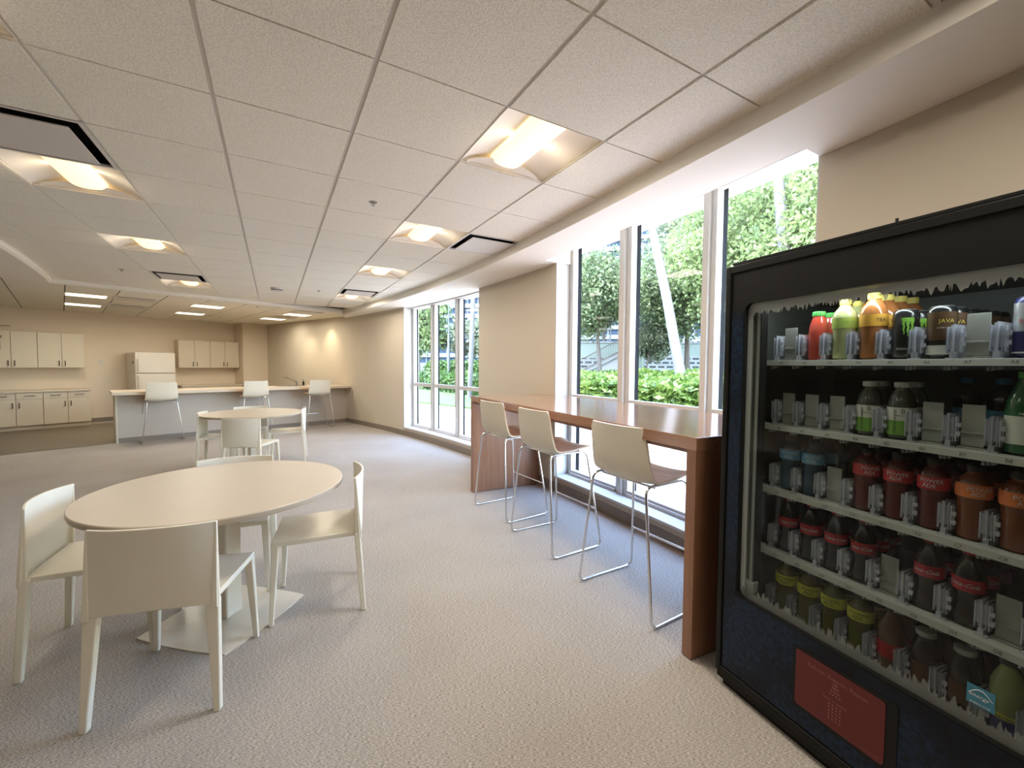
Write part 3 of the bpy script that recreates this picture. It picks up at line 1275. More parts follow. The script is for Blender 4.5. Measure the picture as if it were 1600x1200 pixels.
# ------------------------------------------------------------------ round tables
def make_table():
    t = thing('round_table', '', 'table')
    MB().lathe([(0.0, 0.703), (0.588, 0.703), (0.598, 0.707), (0.601, 0.715), (0.601, 0.731), (0.597, 0.735), (0.0, 0.735)], 96, cap=False).build('tabletop', M_TABLE, t, smooth=True)
    mb = MB()
    mb.frustum((0, 0, 0.012), (0.105, 0.105), (0, 0, 0.703), (0.105, 0.105))
    mb.build('column', M_TBASE, t, bevel=0.012, seg=3)
    # base plate: square with slightly bowed sides
    poly = []
    h = 0.27
    for k in range(4):
        a = k * PI / 2
        for i in range(8):
            u = -1 + 2 * i / 8
            x, y = h * u, -h - 0.016 * (1 - u * u)
            poly.append((x * math.cos(a) - y * math.sin(a), x * math.sin(a) + y * math.cos(a)))
    mb = MB()
    mb.prism(poly, 0.0, 0.006)
    n = len(poly)
    vs = [(p[0], p[1], 0.006) for p in poly] + [(p[0] * 0.25, p[1] * 0.25, 0.014) for p in poly]
    mb.add(vs, [(i, (i + 1) % n, n + (i + 1) % n, n + i) for i in range(n)] + [tuple(range(n, 2 * n))])
    mb.build('base_plate', M_TBASE, t, bevel=0.0)
    mb = MB().box((-0.2, -0.2, 0.692), (0.2, 0.2, 0.703))
    mb.build('top_bracket', M_TBASE, t)
    return t


tb = make_table()
tb.location = (-0.245, 2.745, 0)
tb.rotation_euler = (0, 0, R_(48))
tb['label'] = 'large white round table nearest the viewer with a square base plate'
tb['group'] = 'white round tables'
dup(tb, 'smaller looking white round table farther back, near the kitchen counter', (-0.26, 6.75, 0), R_(20), 'white round tables')


# ------------------------------------------------------------------ bar stools
def make_stool():
    t = thing('bar_stool', '', 'bar stool')
    prof = [(-0.236, 1.067), (-0.231, 1.03), (-0.222, 0.96), (-0.210, 0.88), (-0.197, 0.82), (-0.182, 0.780), (-0.160, 0.757), (-0.125, 0.747),
            (-0.06, 0.747), (0.02, 0.753), (0.10, 0.762), (0.165, 0.768), (0.205, 0.766), (0.222, 0.757)]
    hw = [0.196, 0.212, 0.217, 0.222, 0.228, 0.232, 0.235, 0.235, 0.233, 0.230, 0.226, 0.220, 0.205, 0.180]
    n = len(prof)
    rows, nor = [], []
    for i in range(n):
        a = prof[max(i - 1, 0)]
        b = prof[min(i + 1, n - 1)]
        ty, tz = b[0] - a[0], b[1] - a[1]
        L = math.hypot(ty, tz)
        ny, nz = -tz / L, ty / L            # points to the sitter's side
        row, nr = [], []
        for k in range(15):
            u = -1 + 2 * k / 14
            lift = (0.020 * abs(u) ** 2.5)
            row.append(Vector((u * hw[i], prof[i][0] + ny * lift, prof[i][1] + nz * lift)))
            nr.append(Vector((-0.06 * u, ny, nz)).normalized())
        rows.append(row)
        nor.append(nr)
    MB().sheet([[p - nor[i][k] * 0.0035 for k, p in enumerate(r)] for i, r in enumerate(rows)], nor, 0.010).build('seat_shell', M_SHELL, t, smooth=True, bevel=0.002, label='off-white outer shell')
    MB().sheet(rows, nor, 0.0035).build('seat_veneer', M_WOODV, t, smooth=True, label='pale wood inner face of the shell')
    for s in (-1, 1):
        loop = fillet([(s * 0.292, -0.238, 0.009), (s * 0.205, -0.205, 0.742), (s * 0.200, 0.150, 0.738), (s * 0.285, 0.238, 0.009)], 0.055, 7)
        MB().tube(loop, 0.0078, 10, closed=True).build('sled_frame', M_CHROME, t, smooth=True)
    fr = 0.29
    f = lin(0.285, 0.200, (fr - 0.009) / 0.73)
    fy = lin(0.238, 0.150, (fr - 0.009) / 0.73)
    MB().tube([(-f, fy, fr), (f, fy, fr)], 0.0072, 10).build('footrest', M_CHROME, t, smooth=True)
    MB().tube([(-0.2, 0.08, 0.738), (0.2, 0.08, 0.738)], 0.007, 8).build('cross_bar', M_CHROME, t, smooth=True)
    MB().tube([(-0.203, -0.13, 0.730), (0.203, -0.13, 0.730)], 0.007, 8).build('cross_bar', M_CHROME, t, smooth=True)
    return t


stools = [(1.945, 1.785, -88.5, 'bar stool closest to the vending machine at the wooden bar', 0),
          (1.955, 2.70, -89, 'middle of the three bar stools at the wooden bar', 0),
          (1.985, 3.475, -86, 'farthest bar stool at the wooden bar, beside its end panel', 0),
          (-1.80, 9.72, 19, 'bar stool at the left end of the white kitchen counter', 1),
          (-0.37, 9.98, 17, 'bar stool at the middle of the kitchen counter, behind the farther round table', 1),
          (0.83, 10.22, 13, 'bar stool at the right end of the kitchen counter, near the faucet', 1)]
st0 = make_stool()
for n, (x, y, r, lab, g) in enumerate(stools):
    grp = ['bar stools at the wooden bar', 'bar stools at the kitchen counter'][g]
    if n == 0:
        st0.location = (x, y, 0)
        st0.rotation_euler = (0, 0, R_(r))
        st0['label'] = lab
        st0['group'] = grp
    else:
        dup(st0, lab, (x, y, 0), R_(r), grp)

# ------------------------------------------------------------------ wooden bar against the window
bar = thing('bar_table', 'long waterfall wooden bar table standing against the near window', 'table', (1.702, 1.238, 0), R_(-3.45))
# local: y along the bar, x towards the wall
BL, BW, BT = 2.955, 0.93, 0.062
inv = Matrix.Rotation(R_(3.45), 4, 'Z') @ Matrix.Translation((-1.702, -1.238, 0))


def bl(x, y):
    v = inv @ Vector((x, y, 0))
    return (v.x, v.y)


far_wall = wp(4.17, -0.004)
near_wall = wp(3.83, -0.004)
pocket_far = wp(3.79, 0.08)
pocket_near = wp(1.30, 0.08)
mb = MB()
top_poly = [(0, 0), (bl(2.66, 1.185)[0], 0), bl(pocket_near.x, pocket_near.y), bl(wp(2.2, .10).x, wp(2.2, .10).y), bl(wp(3.0, .10).x, wp(3.0, .10).y),
            bl(pocket_far.x, pocket_far.y), bl(near_wall.x, near_wall.y), (bl(far_wall.x, far_wall.y)[0], BL), (0, BL)]
mb.prism(top_poly, 1.070 - BT, 1.070)
mb.build('bar_top', M_BARTOP, bar, bevel=0.002)
for (y0, y1) in ((0.0, 0.056), (BL - 0.056, BL)):
    MB().box((0.0, y0, 0.006), (0.885 if y0 == 0 else 0.84, y1, 1.070 - BT)).build('leg_panel', M_BARLEG, bar, bevel=0.002)
MB().box((0.03, 0.056, 0.985), (0.05, BL - 0.056, 1.008)).build('apron', M_BARLEG, bar)
for y in (0.028, BL - 0.028):
    for x in (0.04, 0.45, 0.80):
        MB().lathe([(0.016, 0.0), (0.016, 0.006)], 12, Matrix.Translation((x, y, 0))).build('glide', M_BLACK, bar)

# ------------------------------------------------------------------ kitchen
# peninsula counter
CN = Vector((-2.386, 9.72, 0))
ce = Vector((0.961, 0.275, 0)).normalized()
crz = math.atan2(ce.y, ce.x)
cn = thing('kitchen_counter', 'long white peninsula counter with an overhanging top in front of the kitchen', 'counter', CN, crz)
MB().box((0.0, 0.0, 0.0), (4.08, 0.03, 0.852)).build('front_panel', M_PANEL, cn)
MB().box((-0.03, -0.02, 0.0), (0.0, 0.62, 0.852)).build('end_panel', M_CAB, cn, bevel=0.002)
MB().box((0.0, -0.012, 0.0), (4.08, 0.0, 0.085)).build('toe_kick', M_BASE, cn)
mb = MB()
tpoly = [(-0.07, -0.27), (4.12, -0.27), (4.06, 0.0), (3.70, 0.66), (-0.07, 0.66)]
mb.prism(tpoly, 0.852, 0.905)
mb.build('counter_top', M_COUNTER, cn, bevel=0.004)
MB().box((0.02, 0.05, 0.0), (3.75, 0.60, 0.852)).build('cabinet_body', M_CAB, cn)
# sink and faucet
crm = Matrix.Rotation(crz, 4, 'Z')


def cpt(s, off, z):
    return CN + ce * s + Vector((-ce.y, ce.x, 0)) * off + Vector((0, 0, z))


sk = thing('kitchen_sink', 'stainless drop-in sink at the right end of the kitchen counter', 'sink', cpt(2.95, 0.33, 0.905), crz)
mb = MB()
for (a, b) in (((-0.28, -0.20), (0.28, -0.17)), ((-0.28, 0.17), (0.28, 0.20)), ((-0.28, -0.17), (-0.25, 0.17)), ((0.25, -0.17), (0.28, 0.17))):
    mb.box((a[0], a[1], 0.0), (b[0], b[1], 0.006))
mb.build('rim', M_CHROMED, sk)
mb = MB().box((-0.25, -0.17, 0.0005), (0.25, 0.17, 0.002))
mb.build('basin', M_CHROMED, sk)
fa = thing('kitchen_faucet', 'chrome single lever faucet standing behind the sink', 'faucet', cpt(3.12, 0.52, 0.905), crz)
MB().lathe([(0.03, 0), (0.03, 0.008), (0.022, 0.014), (0.020, 0.09), (0.016, 0.10), (0, 0.102)], 16, cap=False).build('body', M_CHROMED, fa, smooth=True)
MB().tube(fillet([(0, 0, 0.06), (-0.10, -0.02, 0.13), (-0.27, -0.05, 0.21), (-0.30, -0.055, 0.185)], 0.02, 4, False), 0.009, 10).build('spout', M_CHROMED, fa, smooth=True)
MB().tube([(0, 0, 0.095), (-0.03, 0.01, 0.125), (-0.06, 0.015, 0.14)], 0.006, 8).build('lever', M_CHROMED, fa, smooth=True)
sb = thing('soap_bottle', 'small dark soap bottle right of the faucet', 'bottle', cpt(3.26, 0.50, 0.905), 0)
MB().lathe([(0.022, 0), (0.024, 0.01), (0.024, 0.08), (0.010, 0.10)], 14).build('body', M_BLACK, sb, smooth=True)
MB().tube([(0, 0, 0.10), (0, 0, 0.135), (-0.03, 0, 0.137)], 0.005, 8).build('pump', M_BLACK, sb)

KS = 1.06    # cabinet run scale


def handle(parent, x, y, z, vertical=True, L=0.10):
    mb = MB()
    if vertical:
        mb.tube(fillet([(x, y, z - L / 2), (x, y - 0.03, z - L / 2), (x, y - 0.03, z + L / 2), (x, y, z + L / 2)], 0.008, 3, False), 0.007, 8)
    else:
        mb.tube(fillet([(x - L / 2, y, z), (x - L / 2, y - 0.03, z), (x + L / 2, y - 0.03, z), (x + L / 2, y, z)], 0.008, 3, False), 0.007, 8)
    return mb.build('handle', M_PULL, parent)


krz = math.atan2(ke.y, ke.x)


def wall_cabinet(s0, s1, z0, z1, lab, depth=0.33, grp='white wall cabinets'):
    p = kp(s0, 0, z0)
    t = thing('wall_cabinet', lab, 'cabinet', p, krz, grp)
    w, h = s1 - s0, z1 - z0
    MB().box((0.0, -depth + 0.02, 0), (w, -0.001, h)).build('body', M_CAB, t)
    for k in (0, 1):
        x0 = 0.002 + k * w / 2
        d = MB().box((x0, -depth, 0.002), (x0 + w / 2 - 0.006, -depth + 0.018, h - 0.002)).build('door', M_CAB, t, bevel=0.002)
        hx = w / 2 - 0.045 if k == 0 else w / 2 + 0.045
        handle(d, hx, -depth, 0.10)
    MB().box((0.004, -depth + 0.0185, 0.003), (w - 0.004, -depth + 0.0195, h - 0.003)).build('gap_shadow_strip', M_CABE, t)
    return t


wall_cabinet(-0.26 * KS, 0.43 * KS, 1.294, 2.057, 'white two-door wall cabinet cut off at the left edge of the picture')
wall_cabinet(0.432 * KS, 1.10 * KS, 1.294, 2.057, 'white two-door wall cabinet on the left of the kitchen, next to bare wall')
wall_cabinet(2.75 * KS, 3.42 * KS, 1.294, 2.03, 'white two-door wall cabinet directly right of the refrigerator')
wall_cabinet(3.422 * KS, 4.10 * KS, 1.294, 2.03, 'white two-door wall cabinet next to the corner column')


def base_cabinet(s0, s1, z1, lab, depth=0.61):
    t = thing('base_cabinet', lab, 'cabinet', kp(s0, 0, 0), krz, 'white base cabinets')
    w = s1 - s0
    MB().box((0.0, -depth + 0.02, 0.09), (w, -0.013, z1)).build('body', M_CAB, t)
    MB().box((0.0, -depth + 0.05, 0.0), (w, -0.02, 0.09)).build('toe_kick', M_CAB, t)
    zd = z1 - 0.145
    for k in (0, 1):
        x0 = 0.002 + k * w / 2
        x1 = x0 + w / 2 - 0.006
        d = MB().box((x0, -depth, 0.095), (x1, -depth + 0.018, zd - 0.004)).build('door', M_CAB, t, bevel=0.002)
        handle(d, w / 2 - 0.045 if k == 0 else w / 2 + 0.045, -depth, zd - 0.12)
        d = MB().box((x0, -depth, zd), (x1, -depth + 0.018, z1 - 0.004)).build('drawer', M_CAB, t, bevel=0.002)
        handle(d, (x0 + x1) / 2, -depth, (zd + z1) / 2, False, 0.14)
    MB().box((0.004, -depth + 0.0185, 0.1), (w - 0.004, -depth + 0.0195, z1 - 0.006)).build('gap_shadow_strip', M_CABE, t)
    return t


base_cabinet(-0.26 * KS, 0.45 * KS, 0.785, 'white base cabinet with two drawers cut off at the left edge')
base_cabinet(0.452 * KS, 1.13 * KS, 0.785, 'white base cabinet with two drawers at the end of the left run')
p = kp(-0.26 * KS, 0, 0.785)
ct = MB().box((0, -0.64, 0), (1.415 * KS, -0.001, 0.035))
o = ct.build('worktop', M_COUNTER, None, bevel=0.003)
o.location = p
o.rotation_euler = (0, 0, krz)
tag(o, 'beige worktop lying on the left base cabinets', 'worktop')
# rear base run right of the refrigerator with its worktop
base_cabinet(2.72 * KS, 4.05 * KS, 0.80, 'white base cabinet below the right wall cabinets, mostly hidden by the counter')
o = MB().box((0, -0.63, 0), (1.36 * KS, -0.001, 0.035)).build('worktop', M_COUNTER, None, bevel=0.003)
o.location = kp(2.71 * KS, 0, 0.80)
o.rotation_euler = (0, 0, krz)
tag(o, 'beige worktop behind the peninsula, under the right wall cabinets', 'worktop')

# refrigerator
fg = thing('refrigerator', 'cream top-freezer refrigerator between the two groups of wall cabinets', 'refrigerator', kp(1.83 * KS, 0, 0), krz)
FW = 0.73 * KS
MB().box((0, -0.70, 0.02), (FW, -0.03, 1.665)).build('body', M_FRIDGE, fg, bevel=0.01)
d = MB().box((0.0, -0.775, 1.17), (FW, -0.705, 1.67)).build('freezer_door', M_FRIDGE, fg, bevel=0.012, seg=3)
MB().tube(fillet([(0.05, -0.775, 1.22), (0.05, -0.815, 1.23), (0.05, -0.815, 1.48), (0.05, -0.775, 1.50)], 0.015, 3, False), 0.012, 8).build('handle', M_FRIDGE, d)
d = MB().box((0.0, -0.775, 0.06), (FW, -0.705, 1.155)).build('fridge_door', M_FRIDGE, fg, bevel=0.012, seg=3)
MB().tube(fillet([(0.05, -0.775, 0.75), (0.05, -0.815, 0.77), (0.05, -0.815, 1.10), (0.05, -0.775, 1.12)], 0.015, 3, False), 0.012, 8).build('handle', M_FRIDGE, d)
MB().box((0.02, -0.70, 0.0), (FW - 0.02, -0.1, 0.02)).build('plinth', M_BLACK, fg)
mg = MB().box((-0.003, -0.62, 1.40), (0.0, -0.56, 1.46)).build('magnet', M_BLACK, None)
mg.location = kp(1.83 * KS, 0, 0)
mg.rotation_euler = (0, 0, krz)
tag(mg, 'small dark magnet on the side of the refrigerator', 'magnet')
# wall outlets
op = thing('wall_outlet', 'small white outlet plate on the wall left of the refrigerator', 'outlet', kp(1.50, 0.0, 1.42), krz)
MB().box((-0.035, -0.006, -0.055), (0.035, 0.0, 0.055)).build('plate', M_SPK, op, bevel=0.002)
MB().box((-0.012, -0.008, -0.03), (0.012, -0.006, 0.03)).build('socket', M_WHITE, op)

# dark ornament hanging on the leftmost wall cabinet door and a dark appliance on the worktop below
orn = MB()
for k in range(9):
    a = 0.6 * k
    orn.tube([(0.0, 0, 0.14 - 0.03 * k), (0.045 * math.cos(a), -0.004, 0.15 - 0.03 * k + 0.02 * math.sin(a))], 0.010, 6, r1=0.003)
orn.tube([(0, 0, 0.16), (0, 0, -0.13)], 0.012, 8)
o = orn.build('hanging_ornament', M_BLACK)
o.location = kp(-0.055 * KS, 0.345, 1.80)
o.rotation_euler = (0, 0, krz)
tag(o, 'black ornament hanging on the leftmost wall cabinet door', 'ornament')
cm = thing('coffee_maker', 'black coffee maker at the left edge on the beige worktop', 'coffee maker', kp(-0.14 * KS, 0.34, 0.82), krz)
MB().box((-0.10, -0.10, 0), (0.06, 0.10, 0.03)).build('base', M_BLACK, cm, bevel=0.004)
MB().box((-0.10, 0.02, 0.03), (0.06, 0.10, 0.20)).build('tower', M_BLACK, cm, bevel=0.004)
MB().box((-0.10, -0.10, 0.16), (0.06, 0.02, 0.21)).build('head', M_BLACK, cm, bevel=0.004)
MB().lathe([(0.045, 0.032), (0.055, 0.06), (0.05, 0.11), (0.035, 0.13)], 16, Matrix.Translation((-0.02, -0.04, 0))).build('carafe', M_BLACK, cm, smooth=True)
shf = MB().box((-0.22, -0.02, 0), (0.12, 0.0, 0.012)).build('wall_bracket', M_PULL)
shf.location = kp(0.0, 0.03, 2.17)
shf.rotation_euler = (0, 0, krz)
tag(shf, 'thin dark bracket on the wall above the leftmost wall cabinet', 'bracket')

# ------------------------------------------------------------------ vending machine
VA = R_(7.15)
VU = Vector((-math.sin(VA), -math.cos(VA), 0))
VN = Vector((math.cos(VA), -math.sin(VA), 0))
VP0 = Vector((1.695, 1.105, 0))
VRZ = math.atan2(VU.y, VU.x)
vm = thing('vending_machine', 'black glass-front drinks vending machine at the right edge of the picture', 'vending machine', VP0, VRZ)
VW, VD = 1.12, 0.77
mb = MB()
mb.box((0.0, 0.075, 0.06), (0.035, VD, 1.825))
mb.box((VW - 0.035, 0.075, 0.06), (VW, VD, 1.825))
mb.box((0.035, VD - 0.03, 0.06), (VW - 0.035, VD, 1.825))
mb.box((0.035, 0.075, 1.72), (VW - 0.035, VD - 0.03, 1.825))
mb.box((0.035, 0.075, 0.06), (VW - 0.035, VD - 0.03, 0.30))
mb.build('cabinet_body', M_VBLACK, vm, bevel=0.003)
mb = MB()
mb.box((0.035, 0.08, 0.30), (0.045, VD - 0.03, 1.72))
mb.box((VW - 0.045, 0.08, 0.30), (VW - 0.035, VD - 0.03, 1.72))
mb.box((0.045, VD - 0.09, 0.30), (VW - 0.045, VD - 0.03, 1.72))
mb.box((0.045, 0.08, 1.69), (VW - 0.045, VD - 0.09, 1.72))
mb.box((0.045, 0.08, 0.30), (VW - 0.045, VD - 0.09, 0.31))
mb.build('liner', M_VLINER, vm)
mb = MB().box((0.03, -0.002, 1.826), (VW, VD, 1.838))
mb.build('top_cover', M_VBLACK, vm, bevel=0.002)
mb = MB().box((0.02, 0.02, 0.0), (VW - 0.02, VD - 0.03, 0.06))
mb.build('plinth', M_BLACK, vm)
MB().box((0.0, 0.004, 0.028), (VW, 0.02, 0.058)).build('kick_plate', M_VBLACK, vm, bevel=0.003)
MB().tube([(0.445, 0.30, 1.838), (0.445, 0.30, 1.935)], 0.005, 8).build('antenna', M_BLACK, vm)
MB().lathe([(0.014, 1.838), (0.012, 1.85), (0.006, 1.852)], 12, Matrix.Translation((0.445, 0.30, 0))).build('antenna_base', M_BLACK, vm)
# door with rounded glass opening
GU0, GU1, GZ0, GZ1, GR = 0.090, 1.030, 0.438, 1.662, 0.03
mb = MB()
mb.box((0.0, 0.0, 0.06), (GU0, 0.07, 1.825))
mb.box((GU1, 0.0, 0.06), (VW, 0.07, 1.825))
mb.box((GU0, 0.0, GZ1), (GU1, 0.07, 1.825))
mb.box((GU0, 0.0, 0.06), (GU1, 0.07, GZ0))
RX = Matrix.Rotation(R_(90), 4, 'X')
for (cx, cz, sx, sz) in ((GU0, GZ0, 1, 1), (GU1, GZ0, -1, 1), (GU0, GZ1, 1, -1), (GU1, GZ1, -1, -1)):
    pts = [(cx, cz)]
    for k in range(7):
        a = PI / 2 * k / 6
        pts.append((cx + sx * GR * (1 - math.sin(a)), cz + sz * GR * (1 - math.cos(a))))
    vs = [(p[0], y, p[1]) for y in (0.0, 0.07) for p in pts]
    n = len(pts)
    mb.add(vs, [tuple(range(n)), tuple(reversed(range(n, 2 * n)))] + [(i, (i + 1) % n, n + (i + 1) % n, n + i) for i in range(n)])
door = mb.build('door', M_VBLACK, vm)
mb = MB()
mb.box((0.0, -0.007, 0.06), (0.024, 0.0, 1.825))
mb.box((0.024, -0.007, 1.795), (VW, 0.0, 1.825))
mb.box((0.024, -0.007, 0.06), (VW, 0.0, 0.088))
mb.build('door_rim', M_VBLACK, door, bevel=0.003)
MB().box((0.031, -0.0015, 0.095), (VW - 0.03, 0.0, GZ0 - 0.004)).build('lower_graphic_panel', M_VBLUE, door, label='mottled dark blue printed panel')
MB().box((0.031, -0.0015, GZ0 - 0.004), (GU0 - 0.004, 0.0, 1.63)).build('side_graphic_strip', M_VBLUE, door, label='dark blue printed strip')
mb = MB()
mb.add([(GU0, 0.022, GZ0), (GU1, 0.022, GZ0), (GU1, 0.022, GZ1), (GU0, 0.022, GZ1)], [(0, 1, 2, 3)])
mb.build('glass_pane', M_DGLASS, door)
# frosted printed borders on the glass
M_FRIT = thin_glass('frosted_print', (0.9, 0.92, 0.9), 0.6, 0.2, body=0.66, bodycol=(0.50, 0.54, 0.53))
M_FRITL = thin_glass('frosted_print_dark', (0.85, 0.88, 0.85), 0.5, 0.2, body=0.5, bodycol=(0.26, 0.28, 0.26))
rr = random.Random(3)


def jag(u0, u1, zflat, zedge, amp, step, sgn):
    pts = []
    u = u0
    while u < u1:
        pts.append((u, zedge + sgn * amp * rr.random() ** 1.5))
        u += step * (0.4 + rr.random())
    pts.append((u1, zedge))
    mbx = MB()
    vs = []
    for p in pts:
        vs.append((p[0], 0.020, zflat))
        vs.append((p[0], 0.020, p[1]))
    mbx.add(vs, [(2 * i, 2 * i + 2, 2 * i + 3, 2 * i + 1) for i in range(len(pts) - 1)])
    return mbx


jag(GU0 + 0.004, GU1, GZ1, 1.634, -0.026, 0.0045, 1).build('top_frost_border', M_FRIT, door, label='pale frosted band with a ragged lower edge')
jag(GU0 + 0.004, GU1, GZ0, 0.464, 0.036, 0.0045, 1).build('bottom_frost_border', M_FRITL, door, label='pale frosted band with a ragged upper edge')
MB().add([(GU0, 0.0205, GZ0), (GU0 + 0.022, 0.0205, GZ0), (GU0 + 0.022, 0.0205, GZ1), (GU0, 0.0205, GZ1)], [(0, 1, 2, 3)]).build('side_frost_border', M_FRIT, door)
# light grey rails behind the glass on the hinge side
for (a, b, v0, v1, mm) in ((0.046, 0.100, 0.074, 0.10, M_VJAMB), (0.090, 0.106, 0.030, 0.066, M_VJAMB), (0.108, 0.120, 0.034, 0.070, M_VLINER), (0.122, 0.134, 0.032, 0.070, M_VJAMB), (0.136, 0.139, 0.034, 0.072, M_BLACK)):
    MB().box((a, v0, 0.49), (b, v1, 1.64)).build('door_rail', mm, door)
mb = MB().box((0.098, 0.024, 0.497), (0.148, 0.055, 0.512))
mb.box((0.106, 0.024, 0.468), (0.148, 0.05, 0.497))
mb.build('latch_block', M_VJAMB, door, bevel=0.002)

# red recycling sign in the lower panel
M_RED = mat('sign_red', (0.115, 0.009, 0.009), 0.45)
M_REDL = mat('sign_pale_red_print', (0.28, 0.10, 0.09), 0.5)
poly = []
su0, su1, sz0, sz1 = 0.346, 0.616, 0.171, 0.374
for (cx, cz, a0) in ((su1 - 0.012, sz0 + 0.012, -90), (su1 - 0.012, sz1 - 0.012, 0), (su0 + 0.004, sz1 - 0.004, 90), (su0 + 0.012, sz0 + 0.012, 180)):
    for k in range(5):
        a = R_(a0 + 90 * k / 4)
        rr_ = 0.012 if a0 != 90 else 0.004
        poly.append((cx + rr_ * math.cos(a), cz + rr_ * math.sin(a)))
n = len(poly)
mb = MB()
mb.add([(p[0], -0.006, p[1]) for p in poly] + [(p[0], -0.0015, p[1]) for p in poly], [tuple(range(n))] + [(i, n + i, n + (i + 1) % n, (i + 1) % n) for i in range(n)])
sign = mb.build('red_sign', M_RED, door, label='dark red recycling sign')
mb = MB().box((su0 - 0.012, -0.004, sz0 - 0.012), (su1 + 0.03, -0.0016, sz1 + 0.012))
mb.build('sign_backing', M_BLACK, door)
text_flat('sign_text', 'Refresh. Recycle. Repeat.', 0.0185, ((su0 + su1) / 2, -0.0068, sz1 - 0.030), M_REDL, sign)
text_flat('sign_text', 'GIVE IT BACK', 0.0125, ((su0 + su1) / 2 - 0.004, -0.0070, 0.268), M_REDL, sign)
text_flat('sign_text', 'Learn more online', 0.0065, (su1 - 0.035, -0.0068, sz0 + 0.014), M_REDL, sign)
# small bottle shape made of dots
mb = MB()
for k in range(46):
    z = 0.205 + 0.135 * (k // 4) / 11
    if 0.255 < z < 0.281:
        continue
    w = 0.017 if z < 0.255 else max(0.004, 0.017 - (z - 0.281) * 0.26)
    u = (su0 + su1) / 2 - 0.004 + w * (-1 + 2 * (k % 4) / 3)
    mb.box((u - 0.0022, -0.0068, z - 0.0028), (u + 0.0022, -0.0062, z + 0.0028))
mb.build('sign_bottle_pattern', M_REDL, sign)
# energy label on the glass
M_CYAN = mat('energy_label_blue', (0.030, 0.17, 0.25), 0.4)
MB().box((0.779, 0.0175, 0.503), (0.832, 0.0190, 0.555)).build('energy_label', M_CYAN, door, label='blue energy label')
text_flat('energy_text', 'energy', 0.014, (0.802, 0.0170, 0.530), M_TEXTW, door, shear=0.3)
text_flat('energy_text', 'ENERGY STAR', 0.0062, (0.8055, 0.0170, 0.509), M_TEXTW, door)
mb = MB()
mb.tube([(0.783 + 0.045 * k / 12, 0.0170, 0.530 + 0.018 * math.sin(PI * k / 12)) for k in range(13)], 0.0007, 4)
mb.build('energy_arc', M_TEXTW, door)

PITCH = 0.088
UA = 0.197
LIPS = {'A': 1.420, 'B': 1.160, 'C': 0.898, 'D': 0.643, 'E': 0.385}
empty_slots = {('A', 1), ('A', 7), ('B', 1), ('B', 2), ('B', 3), ('B', 6), ('B', 7), ('C', 3), ('D', 5), ('D', 8)}


def make_gate():
    """clear plastic product stop: a cluster of ribs with side tabs and a guide rail"""
    mb = MB()
    for (x, y, w, d_, z1) in ((-0.016, 0.0, 0.0025, 0.02, 0.092), (-0.009, 0.006, 0.0025, 0.05, 0.098), (-0.002, -0.004, 0.003, 0.06, 0.100),
                              (0.006, 0.004, 0.0025, 0.05, 0.097), (0.013, 0.0, 0.0025, 0.03, 0.092)):
        mb.box((x, y, 0.018), (x + w, y + d_, z1))
    mb.box((-0.018, 0.008, 0.03), (0.018, 0.011, 0.088))
    for z in (0.036, 0.062):
        mb.box((0.015, 0.0, z), (0.024, 0.006, z + 0.012))
    mb.box((-0.006, -0.006, 0.0), (0.006, 0.06, 0.020))
    mb.box((-0.014, -0.008, 0.0), (0.014, 0.01, 0.003))
    return mb


for row, zl in LIPS.items():
    sh = MB().box((0.048, 0.088, zl - 0.010), (VW - 0.048, 0.62, zl + 0.006)).build('shelf_tray', M_VLINER, vm)
    lip = MB()
    y0, y1 = 0.078, 0.088
    lip.add([(0.10, y0, zl - 0.011), (1.03, y0, zl - 0.011), (1.03, y0 + 0.004, zl + 0.008), (0.10, y0 + 0.004, zl + 0.008),
             (0.10, y1, zl - 0.011), (1.03, y1, zl - 0.011), (1.03, 0.125, zl + 0.010), (0.10, 0.125, zl + 0.010)],
            [(0, 1, 2, 3), (3, 2, 6, 7), (0, 4, 5, 1), (4, 7, 6, 5), (0, 3, 7, 4), (1, 5, 6, 2)])
    lipo = lip.build('price_rail', M_LIP, sh, label='pale slot number rail')
    gate0 = None
    clip0 = None
    for c in range(0, 9):
        ub = UA - PITCH / 2 + c * PITCH
        if gate0 is None:
            g = make_gate().build('product_gate', M_CLEAR, vm, label='clear plastic product gate')
            gate0 = g
            cb = MB().box((-0.012, 0, -0.012), (-0.006, 0.02, 0)).box((-0.002, 0, -0.010), (0.004, 0.02, 0)).box((0.008, 0, -0.008), (0.014, 0.02, 0))
            clip0 = cb.build('rail_clip', M_CLEAR, vm)
            cl_ = clip0
        else:
            g = gate0.copy()
            COL.objects.link(g)
            g.parent = vm
            cl_ = clip0.copy()
            COL.objects.link(cl_)
            cl_.parent = vm
        g.location = (ub, 0.112, zl + 0.010)
        cl_.location = (ub, 0.092, zl - 0.013)
    for c in range(1, 9):
        uc = UA + (c - 1) * PITCH
        text_flat('slot_number', '%s%d' % (row, c), 0.0135, (uc, 0.0772, zl - 0.001), M_TEXTK, lipo, up=(0, 0.2, 0.98))
        if (row, c) in empty_slots:
            mb = MB()
            mb.box((-0.024, 0.0, 0.008), (0.024, 0.004, 0.128))
            mb.box((-0.024, -0.004, 0.044), (0.024, 0.0, 0.050))
            mb.box((-0.030, -0.006, 0.0), (0.030, 0.09, 0.006))
            mb.box((-0.010, 0.004, 0.004), (0.010, 0.07, 0.05))
            p_ = mb.build('pusher_plate', M_PUSH, vm, bevel=0.001, label='pale plastic pusher of an empty slot')
            p_.location = (uc, 0.128, zl + 0.010)

